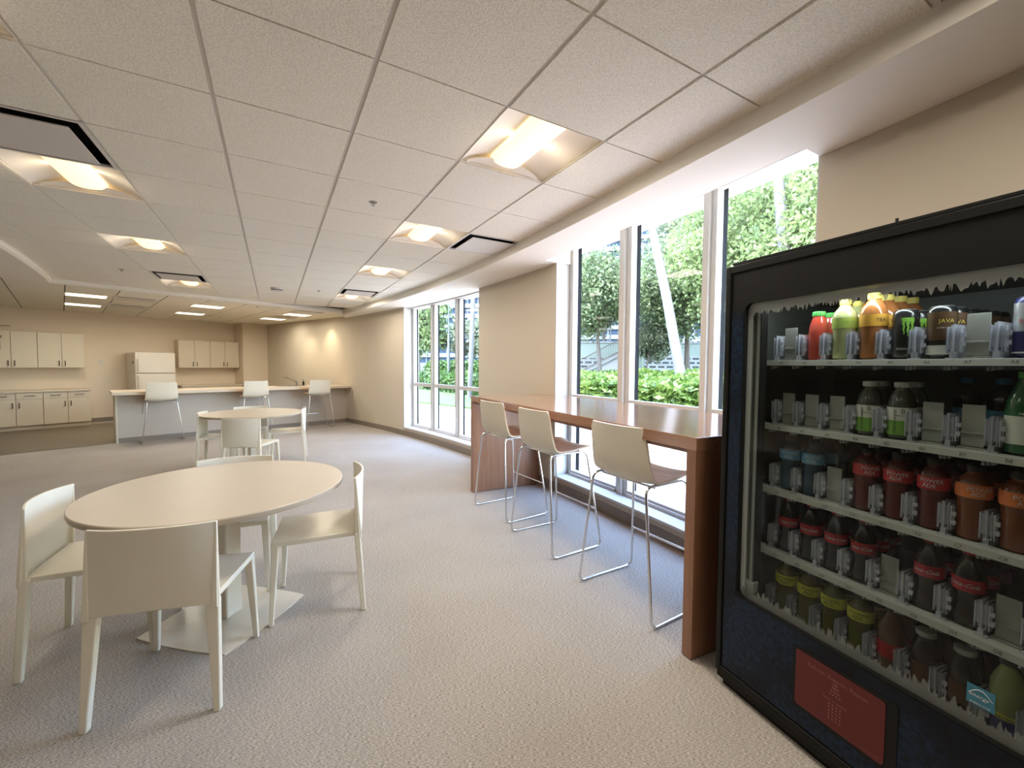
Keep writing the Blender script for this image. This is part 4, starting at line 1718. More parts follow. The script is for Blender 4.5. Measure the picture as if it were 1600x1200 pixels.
# weak cool light from the machine's own strip at the top of the cabinet
MB().box((0.12, 0.078, 1.672), (1.0, 0.092, 1.685)).build('light_strip', emit('led_strip_glow', (0.85, 0.95, 1.0), 0.5), vm)
l = bpy.data.lights.new('vending_light', 'AREA')
l.shape = 'RECTANGLE'
l.size = 0.85
l.size_y = 0.03
l.energy = 2.0
l.color = (0.88, 0.97, 1.0)
vlo = bpy.data.objects.new('vending_light', l)
COL.objects.link(vlo)
vlo.matrix_world = Matrix.Translation(VP0 + VU * 0.56 + VN * 0.105 + Vector((0, 0, 1.665))) @ Matrix.Rotation(VRZ, 4, 'Z') @ Matrix.Rotation(R_(18), 4, 'X')


# ---- drinks
def drink_mat(name, c, rough=0.12, coat=0.5):
    return mat(name, c, rough, coat=coat, noise=(20, 0.08))


D_COLA = drink_mat('cola_liquid', (0.006, 0.004, 0.003), 0.12, 0.1)
D_RED = drink_mat('red_sports_drink', (0.085, 0.006, 0.008), 0.12, 0.2)
D_ORG = drink_mat('orange_sports_drink', (0.15, 0.036, 0.008), 0.12, 0.2)
D_BLU = drink_mat('blue_sports_drink', (0.010, 0.045, 0.075), 0.12, 0.2)
D_YEL = drink_mat('yellow_sports_drink', (0.085, 0.095, 0.010), 0.12, 0.2)
D_JUI = drink_mat('red_juice', (0.52, 0.07, 0.045))
D_PAL = drink_mat('pale_green_drink', (0.48, 0.50, 0.24))
D_TEA = drink_mat('amber_tea', (0.40, 0.15, 0.05))
D_DRK = drink_mat('dark_drink', (0.010, 0.007, 0.004), 0.12, 0.1)
D_SMK = drink_mat('smoky_water', (0.07, 0.075, 0.065))
D_GRN = drink_mat('green_plastic', (0.015, 0.10, 0.035))
D_YGR = drink_mat('pale_lime_drink', (0.28, 0.32, 0.12))
D_BRN = drink_mat('brown_drink', (0.10, 0.045, 0.022))
L_RED = mat('label_red', (0.42, 0.012, 0.018), 0.35)
L_SRED = mat('label_sports_red', (0.50, 0.035, 0.045), 0.35)
L_ORG = mat('label_orange', (0.75, 0.20, 0.055), 0.35)
L_BLU = mat('label_blue', (0.12, 0.40, 0.65), 0.35)
L_YEL = mat('label_yellow', (0.62, 0.66, 0.05), 0.35)
L_WHT = mat('label_white', (0.62, 0.63, 0.56), 0.4)
L_GRN = mat('label_green', (0.16, 0.36, 0.06), 0.4)
L_OLI = mat('label_light_green', (0.36, 0.46, 0.10), 0.4)
L_TEA = mat('label_tea', (0.70, 0.36, 0.05), 0.4)
L_NAVY = mat('label_navy', (0.02, 0.02, 0.12), 0.3)
L_SILV = mat('label_silver', (0.55, 0.56, 0.60), 0.25, metal=0.6)
C_GRN = mat('cap_green', (0.12, 0.50, 0.12), 0.4)
C_GLD = mat('cap_yellow', (0.75, 0.62, 0.14), 0.4)
C_RED = mat('cap_red', (0.50, 0.012, 0.02), 0.4)
C_WHT = mat('cap_white', (0.62, 0.62, 0.60), 0.4)
C_BLU = mat('cap_blue', (0.06, 0.32, 0.62), 0.4)
C_SIL = mat('cap_silver', (0.55, 0.57, 0.55), 0.3, metal=0.4)
C_BLK = mat('cap_black', (0.02, 0.02, 0.02), 0.4)
CAN_TOP = mat('can_metal', (0.55, 0.55, 0.56), 0.25, metal=0.9)
CAN_BLK = drink_mat('can_black', (0.012, 0.012, 0.012), 0.25)
CAN_BRN = drink_mat('can_brown', (0.10, 0.055, 0.028), 0.25)
M_LIME = mat('claw_green', (0.22, 0.45, 0.06), 0.4)
M_BRED = mat('print_red', (0.45, 0.03, 0.03), 0.4)
M_BGLD = mat('print_yellow', (0.75, 0.55, 0.10), 0.4)


def bottle(kind, prof, mbody, cap=None, bands=(), texts=(), seg=28):
    t = thing(kind, '', 'bottle' if 'can' not in kind else 'can')
    MB().lathe(prof, seg).build('body', mbody, t, smooth=True)
    if cap:
        r, z0, z1, mm = cap
        mb = MB().lathe([(r * 0.96, z0), (r, z0 + 0.002), (r, z1 - 0.002), (r * 0.92, z1)], 24)
        mb.build('cap', mm, t, smooth=True)
    for (z0, z1, r0, r1, mm, nm) in bands:
        zs = sorted(set([z0, z1] + [q[1] for q in prof if z0 < q[1] < z1]))
        pr = [(float(np.interp(z_, [q[1] for q in prof], [q[0] for q in prof])) + 0.0008, z_) for z_ in zs]
        MB().lathe(pr, seg, cap=False).build('label_wrap', mm, t, smooth=True, label=nm)
    for (s, size, r, z, mm, a0, shear, vert) in texts:
        text_round('label_print', s, size, r + 0.0014, z, mm, t, a0 + 0.42, shear, vert)
    return t


PR = {}


def sports(key, liquid, lab):
    pr = [(0.026, 0), (0.033, 0.006), (0.0345, 0.02), (0.0335, 0.05), (0.0345, 0.075), (0.0330, 0.095), (0.0335, 0.110), (0.0370, 0.122), (0.0385, 0.135),
          (0.0380, 0.158), (0.034, 0.172), (0.022, 0.186), (0.0165, 0.194), (0.0165, 0.200)]
    PR[key] = bottle('sports_drink_bottle', pr, liquid, (0.0195, 0.197, 0.218, C_BLK),
                     [(0.124, 0.163, 0.0378, 0.0372, lab, 'bright shoulder label')],
                     [('POWER', 0.0165, 0.0385, 0.150, M_TEXTW if key != 'yel' else M_TEXTK, 0.0, 0, False), ('ADE', 0.0165, 0.0385, 0.136, M_TEXTW if key != 'yel' else M_TEXTK, -0.12, 0, False)])


sports('sred', D_RED, L_SRED)
sports('sorg', D_ORG, L_ORG)
sports('sblu', D_BLU, L_BLU)
sports('yel', D_YEL, L_YEL)
PR['cola'] = bottle('cola_bottle', [(0.022, 0), (0.031, 0.004), (0.0345, 0.020), (0.034, 0.045), (0.0300, 0.066), (0.0305, 0.085), (0.0350, 0.105), (0.0355, 0.140), (0.034, 0.152),
                                    (0.028, 0.172), (0.018, 0.193), (0.0135, 0.204), (0.0135, 0.210)], D_COLA, (0.0160, 0.208, 0.226, C_RED),
                    [(0.106, 0.143, 0.0352, 0.0356, L_RED, 'red label')], [('Coca-Cola', 0.0165, 0.0362, 0.1245, M_TEXTW, -0.25, 0.45, False)])
PR['juice'] = bottle('juice_bottle', [(0.026, 0), (0.031, 0.004), (0.032, 0.02), (0.032, 0.10), (0.030, 0.125), (0.024, 0.15), (0.019, 0.163), (0.019, 0.168)], D_JUI, (0.0215, 0.166, 0.183, C_GRN))
PR['pale'] = bottle('iced_tea_bottle', [(0.026, 0), (0.033, 0.006), (0.034, 0.02), (0.033, 0.10), (0.0365, 0.112), (0.037, 0.150), (0.033, 0.170), (0.020, 0.188), (0.0150, 0.196), (0.0150, 0.200)], D_PAL,
                    (0.0175, 0.197, 0.216, C_GLD), [(0.112, 0.150, 0.0366, 0.0371, L_OLI, 'light green label')], [('ICED TEA', 0.010, 0.0372, 0.132, L_GRN, 0.1, 0, False)])
PR['tea'] = bottle('iced_tea_bottle', [(0.026, 0), (0.034, 0.006), (0.0355, 0.02), (0.0345, 0.10), (0.0375, 0.112), (0.038, 0.155), (0.034, 0.176), (0.022, 0.196), (0.0160, 0.204), (0.0160, 0.208)], D_TEA,
                   (0.0190, 0.205, 0.226, C_GLD), [(0.112, 0.152, 0.0376, 0.0382, L_TEA, 'amber label with a yellow emblem')], [('TEA', 0.016, 0.0384, 0.132, M_TEXTK, 0.5, 0, False)])
PR['zero'] = bottle('flavoured_water_bottle', [(0.026, 0), (0.034, 0.005), (0.0355, 0.015), (0.0355, 0.105), (0.034, 0.120), (0.030, 0.140), (0.021, 0.157), (0.0185, 0.164), (0.0185, 0.170)], D_SMK,
                    (0.0215, 0.168, 0.186, C_WHT), [(0.015, 0.062, 0.0356, 0.0356, L_GRN, 'green half of the label'), (0.062, 0.104, 0.0356, 0.0356, L_WHT, 'white half of the label')],
                    [('vitaminwater', 0.0150, 0.0360, 0.060, M_TEXTK, -0.35, 0, True), ('0', 0.020, 0.0360, 0.092, M_TEXTK, 0.2, 0, False), ('ZERO SUGAR', 0.0065, 0.0360, 0.078, M_TEXTK, 0.25, 0, False)])
canp = [(0.024, 0.0), (0.0305, 0.004), (0.033, 0.010), (0.033, 0.145), (0.030, 0.153), (0.0275, 0.156)]
PR['can'] = bottle('energy_drink_can', canp, CAN_BLK, (0.0275, 0.155, 0.159, CAN_TOP), (), [('ENERGY', 0.010, 0.0332, 0.032, L_WHT, -0.2, 0, False)])
# three green claw strokes
mb = MB()
for s, w, hgt in ((-0.30, 0.0040, 0.050), (0.02, 0.0042, 0.056), (0.34, 0.0040, 0.050)):
    pts = []
    for k in range(9):
        z = 0.128 - hgt * k / 8
        ww = w * (1 - 0.75 * k / 8) * (1.25 if k in (2, 5) else 1)
        a = s + (0.05 if k % 3 == 1 else 0) - s * 0.18 * k / 8
        pts.append((a, z, ww / 0.033))
    vs = []
    for (a, z, wa) in pts:
        for e in (-1, 1):
            vs.append((0.0342 * math.sin(a + 0.42 + e * wa), -0.0342 * math.cos(a + 0.42 + e * wa), z))
    mb.add(vs, [(2 * i, 2 * i + 1, 2 * i + 3, 2 * i + 2) for i in range(8)])
vs = []
for k in range(9):
    a = -0.42 + 0.88 * k / 8 + 0.42
    for z in (0.131, 0.122 - 0.004 * math.sin(PI * k / 8)):
        vs.append((0.0342 * math.sin(a), -0.0342 * math.cos(a), z))
mb.add(vs, [(2 * i, 2 * i + 1, 2 * i + 3, 2 * i + 2) for i in range(8)])
mb.build('claw_emblem', M_LIME, PR['can'], label='green claw mark emblem')
PR['canb'] = bottle('coffee_drink_can', canp, CAN_BLK, (0.0275, 0.155, 0.159, CAN_TOP), [(0.055, 0.140, 0.0332, 0.0332, CAN_BRN, 'brown label panel'), (0.012, 0.040, 0.0332, 0.0332, L_WHT, 'pale facts panel')],
                    [('JAVA', 0.016, 0.0336, 0.112, M_BGLD, 0.0, 0, False), ('COFFEE + ENERGY', 0.0052, 0.0336, 0.092, L_WHT, 0.0, 0, False)])
PR['cans'] = bottle('slim_energy_can', [(0.022, 0.0), (0.0275, 0.004), (0.0295, 0.010), (0.0295, 0.148), (0.027, 0.156), (0.0245, 0.159)], L_NAVY, (0.0245, 0.158, 0.162, CAN_TOP),
                    [(0.070, 0.146, 0.0296, 0.0296, L_SILV, 'silver upper panel'), (0.012, 0.016, 0.0296, 0.0296, L_WHT, 'white base line')],
                    [('Red Bull', 0.0155, 0.0300, 0.096, M_BRED, -0.1, 0, False)])
PR['watr'] = bottle('water_bottle', [(0.026, 0), (0.033, 0.005), (0.034, 0.02), (0.033, 0.11), (0.034, 0.13), (0.028, 0.155), (0.016, 0.175), (0.0135, 0.186)], D_DRK,
                    (0.0175, 0.184, 0.202, C_BLU), [(0.06, 0.105, 0.0343, 0.0343, L_BLU, 'blue label')])
PR['gren'] = bottle('green_soda_bottle', [(0.024, 0), (0.034, 0.006), (0.036, 0.02), (0.0355, 0.10), (0.0365, 0.12), (0.034, 0.145), (0.024, 0.175), (0.0145, 0.200), (0.0135, 0.210)], D_GRN,
                    (0.0160, 0.207, 0.224, C_GRN), [(0.030, 0.105, 0.0362, 0.0362, L_WHT, 'white and grey label'), (0.105, 0.118, 0.0364, 0.0366, D_GRN, 'green label edge')],
                    [('NEW', 0.009, 0.0370, 0.112, M_TEXTW, -0.4, 0, False)])
PR['wide'] = bottle('bottled_coffee_drink', [(0.026, 0), (0.034, 0.004), (0.0355, 0.012), (0.0355, 0.10), (0.033, 0.125), (0.025, 0.15), (0.0215, 0.163), (0.0215, 0.172)], D_DRK,
                    (0.0245, 0.170, 0.186, C_SIL), [(0.03, 0.09, 0.0357, 0.0357, D_BRN, 'brown label')])
PR['brwn'] = bottle('dark_soda_bottle', [(0.024, 0), (0.034, 0.006), (0.036, 0.02), (0.035, 0.09), (0.036, 0.12), (0.033, 0.145), (0.022, 0.172), (0.0145, 0.192), (0.0135, 0.20)], D_BRN,
                    (0.0160, 0.198, 0.215, C_BLK), [(0.05, 0.10, 0.0356, 0.0360, L_RED, 'dark red label')])
PR['lime'] = bottle('lemonade_bottle', [(0.024, 0), (0.034, 0.006), (0.036, 0.02), (0.0355, 0.09), (0.0365, 0.12), (0.034, 0.145), (0.024, 0.172), (0.0165, 0.190), (0.0165, 0.196)], D_YGR,
                    (0.0195, 0.194, 0.212, C_BLK), [(0.012, 0.060, 0.0362, 0.0362, L_NAVY, 'navy label with yellow fruit'), (0.050, 0.064, 0.0366, 0.0366, L_YEL, 'yellow band')])

stock = [  # row, column, kind, how many deep, first depth, words
    ('A', 2, 'juice', 2, 0.150, 'red juice bottle with green cap', 'second slot of the top shelf'),
    ('A', 3, 'pale', 2, 0.150, 'pale yellow-green tea bottle', 'third slot of the top shelf'),
    ('A', 4, 'tea', 4, 0.150, 'amber tea bottle with yellow cap', 'fourth slot of the top shelf'),
    ('A', 5, 'can', 5, 0.150, 'tall black energy can with a green claw mark', 'fifth slot of the top shelf'),
    ('A', 6, 'canb', 6, 0.150, 'tall black and brown coffee can', 'sixth slot of the top shelf'),
    ('A', 8, 'cans', 4, 0.150, 'blue and silver slim energy can', 'eighth slot of the top shelf'),
    ('B', 4, 'zero', 2, 0.150, 'white-capped zero drink bottle', 'fourth slot of the second shelf'),
    ('B', 5, 'zero', 2, 0.150, 'white-capped zero drink bottle', 'fifth slot of the second shelf'),
    ('B', 6, 'watr', 1, 0.330, 'dark water bottle with blue cap', 'sixth slot of the second shelf'),
    ('B', 7, 'watr', 1, 0.300, 'dark water bottle with blue cap', 'seventh slot of the second shelf'),
    ('B', 8, 'gren', 3, 0.150, 'green soda bottle with pale label', 'eighth slot of the second shelf'),
    ('C', 1, 'sblu', 2, 0.150, 'blue sports drink bottle', 'leftmost slot of the third shelf'),
    ('C', 2, 'sblu', 3, 0.150, 'blue sports drink bottle', 'second slot of the third shelf'),
    ('C', 4, 'sred', 3, 0.150, 'red sports drink bottle', 'fourth slot of the third shelf'),
    ('C', 5, 'sred', 3, 0.150, 'red sports drink bottle', 'fifth slot of the third shelf'),
    ('C', 6, 'sred', 3, 0.150, 'red sports drink bottle', 'sixth slot of the third shelf'),
    ('C', 7, 'sorg', 3, 0.150, 'orange sports drink bottle', 'seventh slot of the third shelf'),
    ('C', 8, 'sorg', 3, 0.150, 'orange sports drink bottle', 'eighth slot of the third shelf'),
    ('D', 1, 'cola', 3, 0.150, 'cola bottle with red label and cap', 'leftmost slot of the fourth shelf'),
    ('D', 2, 'cola', 3, 0.150, 'cola bottle with red label and cap', 'second slot of the fourth shelf'),
    ('D', 3, 'cola', 3, 0.150, 'cola bottle with red label and cap', 'third slot of the fourth shelf'),
    ('D', 4, 'cola', 3, 0.150, 'cola bottle with red label and cap', 'fourth slot of the fourth shelf'),
    ('D', 6, 'cola', 3, 0.150, 'cola bottle with red label and cap', 'sixth slot of the fourth shelf'),
    ('D', 7, 'cola', 3, 0.150, 'cola bottle with red label and cap', 'seventh slot of the fourth shelf'),
    ('E', 1, 'yel', 3, 0.150, 'yellow sports drink bottle', 'leftmost slot of the bottom shelf'),
    ('E', 2, 'yel', 3, 0.150, 'yellow sports drink bottle', 'second slot of the bottom shelf'),
    ('E', 3, 'yel', 3, 0.150, 'yellow sports drink bottle', 'third slot of the bottom shelf'),
    ('E', 4, 'yel', 3, 0.150, 'yellow sports drink bottle', 'fourth slot of the bottom shelf'),
    ('E', 5, 'brwn', 2, 0.150, 'dark brown soda bottle', 'fifth slot of the bottom shelf'),
    ('E', 6, 'wide', 3, 0.150, 'dark bottle with wide silver cap', 'sixth slot of the bottom shelf'),
    ('E', 7, 'wide', 3, 0.150, 'dark bottle with wide silver cap', 'seventh slot of the bottom shelf'),
    ('E', 8, 'lime', 2, 0.150, 'pale lime drink bottle with navy label', 'rightmost slot of the bottom shelf'),
]
turn = random.Random(11)
used = set()
order = ['front', 'second', 'third', 'fourth', 'fifth', 'rearmost']
shelfname = {'A': 'top', 'B': 'second', 'C': 'third', 'D': 'fourth', 'E': 'bottom'}
for (row, c, kind, n, v0, what, where) in stock:
    zl = LIPS[row] + 0.0105
    u = UA + (c - 1) * PITCH + 0.002
    step = 0.077 if kind not in ('can', 'canb', 'cans') else 0.068
    for k in range(n):
        pos = VP0 + VU * u + VN * (v0 + k * step) + Vector((0, 0, zl))
        lab = '%s%s, %s' % (what, (', ' + order[k]) if n > 1 else '', where)
        rz = VRZ + turn.uniform(-0.5, 0.5) if k else VRZ + turn.uniform(-0.25, 0.35)
        grp = 'drinks on the %s shelf of the vending machine' % shelfname[row]
        if kind not in used:
            used.add(kind)
            o = PR[kind]
            tree_of(o)
            o.location = pos
            o.rotation_euler = (0, 0, rz)
            o['label'] = lab
            o['group'] = grp
        else:
            dup(PR[kind], lab, pos, rz, grp)

# ------------------------------------------------------------------ outside
M_PAVE = mat_brick('pale_pavers', (0.44, 0.38, 0.34), (0.50, 0.44, 0.40), (0.30, 0.265, 0.235), 1.0, 0.22, 0.11, 0.006, rot=R_(25))
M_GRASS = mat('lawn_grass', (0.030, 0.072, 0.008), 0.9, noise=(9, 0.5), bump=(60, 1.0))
M_GSHADE = mat('shaded_ground', (0.014, 0.022, 0.009), 0.95, noise=(4, 0.5))  # dark colour holds the shade beneath the trees; also fills hedge cores
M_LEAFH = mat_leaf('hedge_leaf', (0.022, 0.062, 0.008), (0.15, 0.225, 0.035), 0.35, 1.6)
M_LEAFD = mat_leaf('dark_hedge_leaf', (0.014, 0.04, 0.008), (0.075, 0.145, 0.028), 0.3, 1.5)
M_LEAFT = mat_leaf('tree_leaf', (0.06, 0.09, 0.04), (0.20, 0.26, 0.125), 0.4, 0.9)
M_LEAFL = mat_leaf('light_tree_leaf', (0.065, 0.105, 0.034), (0.28, 0.35, 0.14), 0.45, 0.8)
M_LEAFG = mat_leaf('grey_green_leaf', (0.055, 0.08, 0.042), (0.19, 0.22, 0.14), 0.35, 0.9)
M_BARK = mat('tree_bark', (0.09, 0.075, 0.062), 0.9, noise=(8, 0.3), bump=(30, 1.0))
M_PALM = mat('palm_bark', (0.115, 0.107, 0.10), 0.85, noise=(14, 0.2), bump=(40, 1.0))
M_CONC = mat('pale_concrete', (0.15, 0.155, 0.155), 0.8)
M_GWALL = mat('pale_green_render', (0.125, 0.155, 0.13), 0.8)
M_BLDG = mat('building_render', (0.085, 0.098, 0.115), 0.8)
M_BWIN = mat('building_glass', (0.022, 0.036, 0.056), 0.7, noise=(0.6, 0.4), spec=0.1)
M_LATT = mat_brick('breeze_block', (0.010, 0.014, 0.014), (0.013, 0.017, 0.017), (0.15, 0.165, 0.16), 1.0, 0.62, 0.30, 0.085, plane='XZ')
M_IRON = mat('dark_railing_metal', (0.05, 0.045, 0.04), 0.5)

mb = MB()
mb.prism([(2.6, -12), (30, -12), (30, 60), (-6, 60), (-6, 15.5), (0.5, 15.5), (2.3, 10.5), (2.9, 7.0), (3.1, 3.5), (2.9, 0.0)], -0.20, -0.04)
pv = mb.build('pavement', M_PAVE)
tag(pv, 'sunlit pale paver pavement running outside along the windows', 'pavement')
mb = MB()
mb.prism([(3.2, 24), (4.2, 17.5), (4.85, 15.24), (5.22, 14.19), (5.75, 12.3), (7.4, 10.6), (8.2, 12), (8.6, 17), (8.2, 27), (3.0, 30)], -0.06, 0.01)
tag(mb.build('lawn', M_GRASS), 'strip of green lawn between pavement and hedge seen through the far window', 'lawn')
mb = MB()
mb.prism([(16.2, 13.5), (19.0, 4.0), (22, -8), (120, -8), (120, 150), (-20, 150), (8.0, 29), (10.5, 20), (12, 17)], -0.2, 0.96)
tag(mb.build('raised_ground', M_GSHADE), 'raised shaded ground behind the hedges under the trees', 'ground')


def leaf_cloud(centers, size, n, jitter, flat=0.0, elong=1.6):
    """n leaf quads scattered round the given centres; returns (verts, faces)"""
    c = centers[rng.integers(0, len(centers), n)] + rng.normal(0, 1, (n, 3)) * jitter
    a = rng.normal(0, 1, (n, 3))
    a[:, 2] *= (1 - flat)
    a /= np.linalg.norm(a, axis=1)[:, None]
    b = rng.normal(0, 1, (n, 3))
    b -= a * (a * b).sum(1)[:, None]
    b /= np.linalg.norm(b, axis=1)[:, None]
    s = size * (0.6 + 0.8 * rng.random((n, 1)))
    v = np.empty((n, 4, 3))
    v[:, 0] = c - a * s * 0.5 * elong
    v[:, 1] = c + b * s * 0.42
    v[:, 2] = c + a * s * 0.5 * elong
    v[:, 3] = c - b * s * 0.42
    return v.reshape(-1, 3), np.arange(4 * n).reshape(-1, 4)


def leaf_mesh(name, parts, m, parent):
    V = np.concatenate([p[0] for p in parts])
    F = []
    o = 0
    for p in parts:
        F.append(p[1] + o)
        o += len(p[0])
    F = np.concatenate(F)
    me = bpy.data.meshes.new(name)
    me.vertices.add(len(V))
    me.vertices.foreach_set('co', V.astype(np.float32).ravel())
    me.loops.add(len(F) * 4)
    me.loops.foreach_set('vertex_index', F.astype(np.int32).ravel())
    me.polygons.add(len(F))
    me.polygons.foreach_set('loop_start', np.arange(0, 4 * len(F), 4, dtype=np.int32))
    me.update(calc_edges=True)
    me.validate()
    me.materials.append(m)
    ob = bpy.data.objects.new(name, me)
    COL.objects.link(ob)
    ob.parent = parent
    return ob


def crown_centers(r, n, squash=0.8, hollow=0.45):
    d = rng.normal(0, 1, (n, 3))
    d /= np.linalg.norm(d, axis=1)[:, None]
    rad = (hollow + (1 - hollow) * rng.random((n, 1)) ** 0.6)
    p = d * rad * r
    p[:, 2] *= squash
    return p


def tree(name, label, base, height, crown_c, crown_r, m, n=7000, leaf=0.16, squash=0.8, clumps=90, trunk=0.13, lean=(0, 0), cat='tree', group='trees outside the windows'):
    t = thing(name, label, cat, base, 0, group)
    cc = Vector(crown_c) - Vector(base)
    mb = MB()
    top = Vector((cc.x * 0.8, cc.y * 0.8, cc.z * 0.92))
    mid = top * 0.45 + Vector((lean[0], lean[1], 0))
    mb.tube([(0, 0, 0), mid * 0.5, mid, (mid + top) / 2, top], trunk, 9, r1=trunk * 0.4)
    for k in range(7):
        a = 2.4 * k
        s = mid + (top - mid) * (0.1 + 0.12 * k)
        e = cc + Vector((math.cos(a), math.sin(a), 0.35 - 0.08 * k)) * crown_r * 0.6
        e.z = max(e.z, s.z + 0.1)
        mb.tube([s, s * 0.5 + e * 0.5 + Vector((0, 0, 0.1)), e], trunk * 0.42, 6, r1=trunk * 0.1)
    mb.build('trunk', M_BARK, t, smooth=True)
    cen = crown_centers(crown_r, clumps, squash) + np.array(cc)
    leaf_mesh('foliage', [leaf_cloud(cen, leaf, n, crown_r * 0.13)], m, t)
    return t


tree('leafy_tree', 'leafy tree with a forked trunk seen through the leftmost pane of the near window', (15.0, 16.8, 0.95), 6, (14.7, 17.0, 5.2), 2.4, M_LEAFT, 24000, 0.115)
tree('leafy_tree', 'small leaning tree low in the middle pane of the near window', (18.6, 17.0, 0.95), 3, (19.0, 16.9, 2.95), 1.35, M_LEAFG, 9000, 0.105, clumps=50, trunk=0.06, lean=(0.05, 0))
tree('leafy_tree', 'broad tree behind the leaning palm in the middle pane of the near window', (20.7, 15.8, 0.95), 7, (20.0, 15.4, 5.9), 3.1, M_LEAFT, 30000, 0.125, trunk=0.17)
tree('leafy_tree', 'feathery light green tree filling the upper right pane of the near window', (20.2, 9.9, 0.95), 9, (18.2, 10.0, 6.4), 3.6, M_LEAFL, 42000, 0.12, trunk=0.2)
tree('leafy_tree', 'light green tree partly hidden behind the right palm trunk', (17.5, 6.0, 0.95), 9, (17.0, 6.6, 5.8), 3.6, M_LEAFL, 38000, 0.115, trunk=0.2)
tree('leafy_tree', 'tall dark tree high behind the middle pane of the near window', (27.5, 18.5, 0.95), 12, (26.5, 18.0, 10.6), 4.2, M_LEAFG, 22000, 0.18, trunk=0.22)
tree('leafy_tree', 'tree behind the stair railing seen through the near window', (21.5, 23.5, 0.95), 9, (21.0, 23.5, 6.6), 3.0, M_LEAFT, 15000, 0.15, trunk=0.18)
tree('leafy_tree', 'yellow-green tree at the left side of the far window', (8.8, 28.5, 0.9), 6, (9.0, 29.0, 5.0), 2.0, M_LEAFL, 7000, 0.20, trunk=0.12, squash=1.3)
tree('leafy_tree', 'loose grey-green tree behind the hedge in the middle of the far window', (12.2, 28.5, 0.9), 4, (12.3, 28.5, 3.5), 1.7, M_LEAFG, 3400, 0.18, clumps=40, trunk=0.1)
tree('leafy_tree', 'loose small tree behind the hedge at the right side of the far window', (12.3, 24.5, 0.9), 4, (12.3, 24.5, 3.2), 1.4, M_LEAFG, 2600, 0.17, clumps=34, trunk=0.09)


def palm(label, pts, r0, r1, fr_len=2.4):
    base = Vector(pts[0])
    t = thing('palm_tree', label, 'palm tree', base, 0, 'palm trees outside the windows')
    P = [Vector(p) - base for p in pts]
    path = []
    for i in range(len(P) - 1):
        for k in range(14):
            path.append(P[i].lerp(P[i + 1], k / 14))
    path.append(P[-1])
    # ringed trunk
    mb = MB()
    n = len(path)
    seg = 14
    vs, fs = [], []
    for i, p in enumerate(path):
        r = lin(r0, r1, i / (n - 1)) * (1.0 + (0.03 if i % 2 else -0.02))
        if i == 0:
            r *= 1.25
        for k in range(seg):
            a = 2 * PI * k / seg
            vs.append((p.x + r * math.cos(a), p.y + r * math.sin(a), p.z))
    for i in range(n - 1):
        for k in range(seg):
            fs.append((i * seg + k, i * seg + (k + 1) % seg, (i + 1) * seg + (k + 1) % seg, (i + 1) * seg + k))
    mb.add(vs, fs)
    mb.build('trunk', M_PALM, t, smooth=True)
    top = P[-1]
    for f in range(14):
        a = 2 * PI * f / 14 + 0.2
        el = 0.5 + 0.5 * math.sin(f * 2.3)
        mb = MB()
        rib = []
        for k in range(9):
            s = k / 8
            rib.append(top + Vector((math.cos(a) * fr_len * s, math.sin(a) * fr_len * s, el * fr_len * s * (1 - s * 0.9) * 1.1 - 0.9 * s * s)))
        mb.tube(rib, 0.022, 5, r1=0.006)
        side = Vector((-math.sin(a), math.cos(a), 0))
        for k in range(1, 9):
            for q in (0.0, 0.5):
                if k == 8 and q:
                    continue
                p = rib[k] if q == 0 else rib[k].lerp(rib[min(k + 1, 8)], 0.5)
                for sg in (-1, 1):
                    L = 0.55 * (1 - 0.5 * k / 8)
                    tip = p + side * sg * L + Vector((math.cos(a) * 0.2, math.sin(a) * 0.2, -0.22))
                    mid = p + side * sg * L * 0.5 + Vector((0, 0, 0.03))
                    w = Vector((math.cos(a), math.sin(a), 0)) * 0.03
                    mb.add([p, mid - w, tip, mid + w], [(0, 1, 2, 3)])
        mb.build('frond', M_LEAFT, t)
    return t


palm('leaning pale palm trunk in the middle pane of the near window', [(12.78, 9.95, 0.0), (12.72, 10.0, 1.2), (12.35, 10.33, 3.8), (11.95, 10.7, 6.3), (11.7, 10.95, 8.2)], 0.21, 0.13)
palm('straight pale palm trunk at the right side of the near window', [(14.05, 7.0, 0.0), (13.98, 7.1, 3.0), (13.92, 7.2, 5.0), (13.79, 7.38, 7.2), (13.7, 7.5, 9.4)], 0.20, 0.14)
palm('slender pale palm trunk at the right edge of the far window', [(7.30, 16.4, 0.0), (7.2, 16.0, 2.0), (7.05, 15.5, 4.2), (6.95, 15.2, 6.0)], 0.11, 0.08, 1.8)


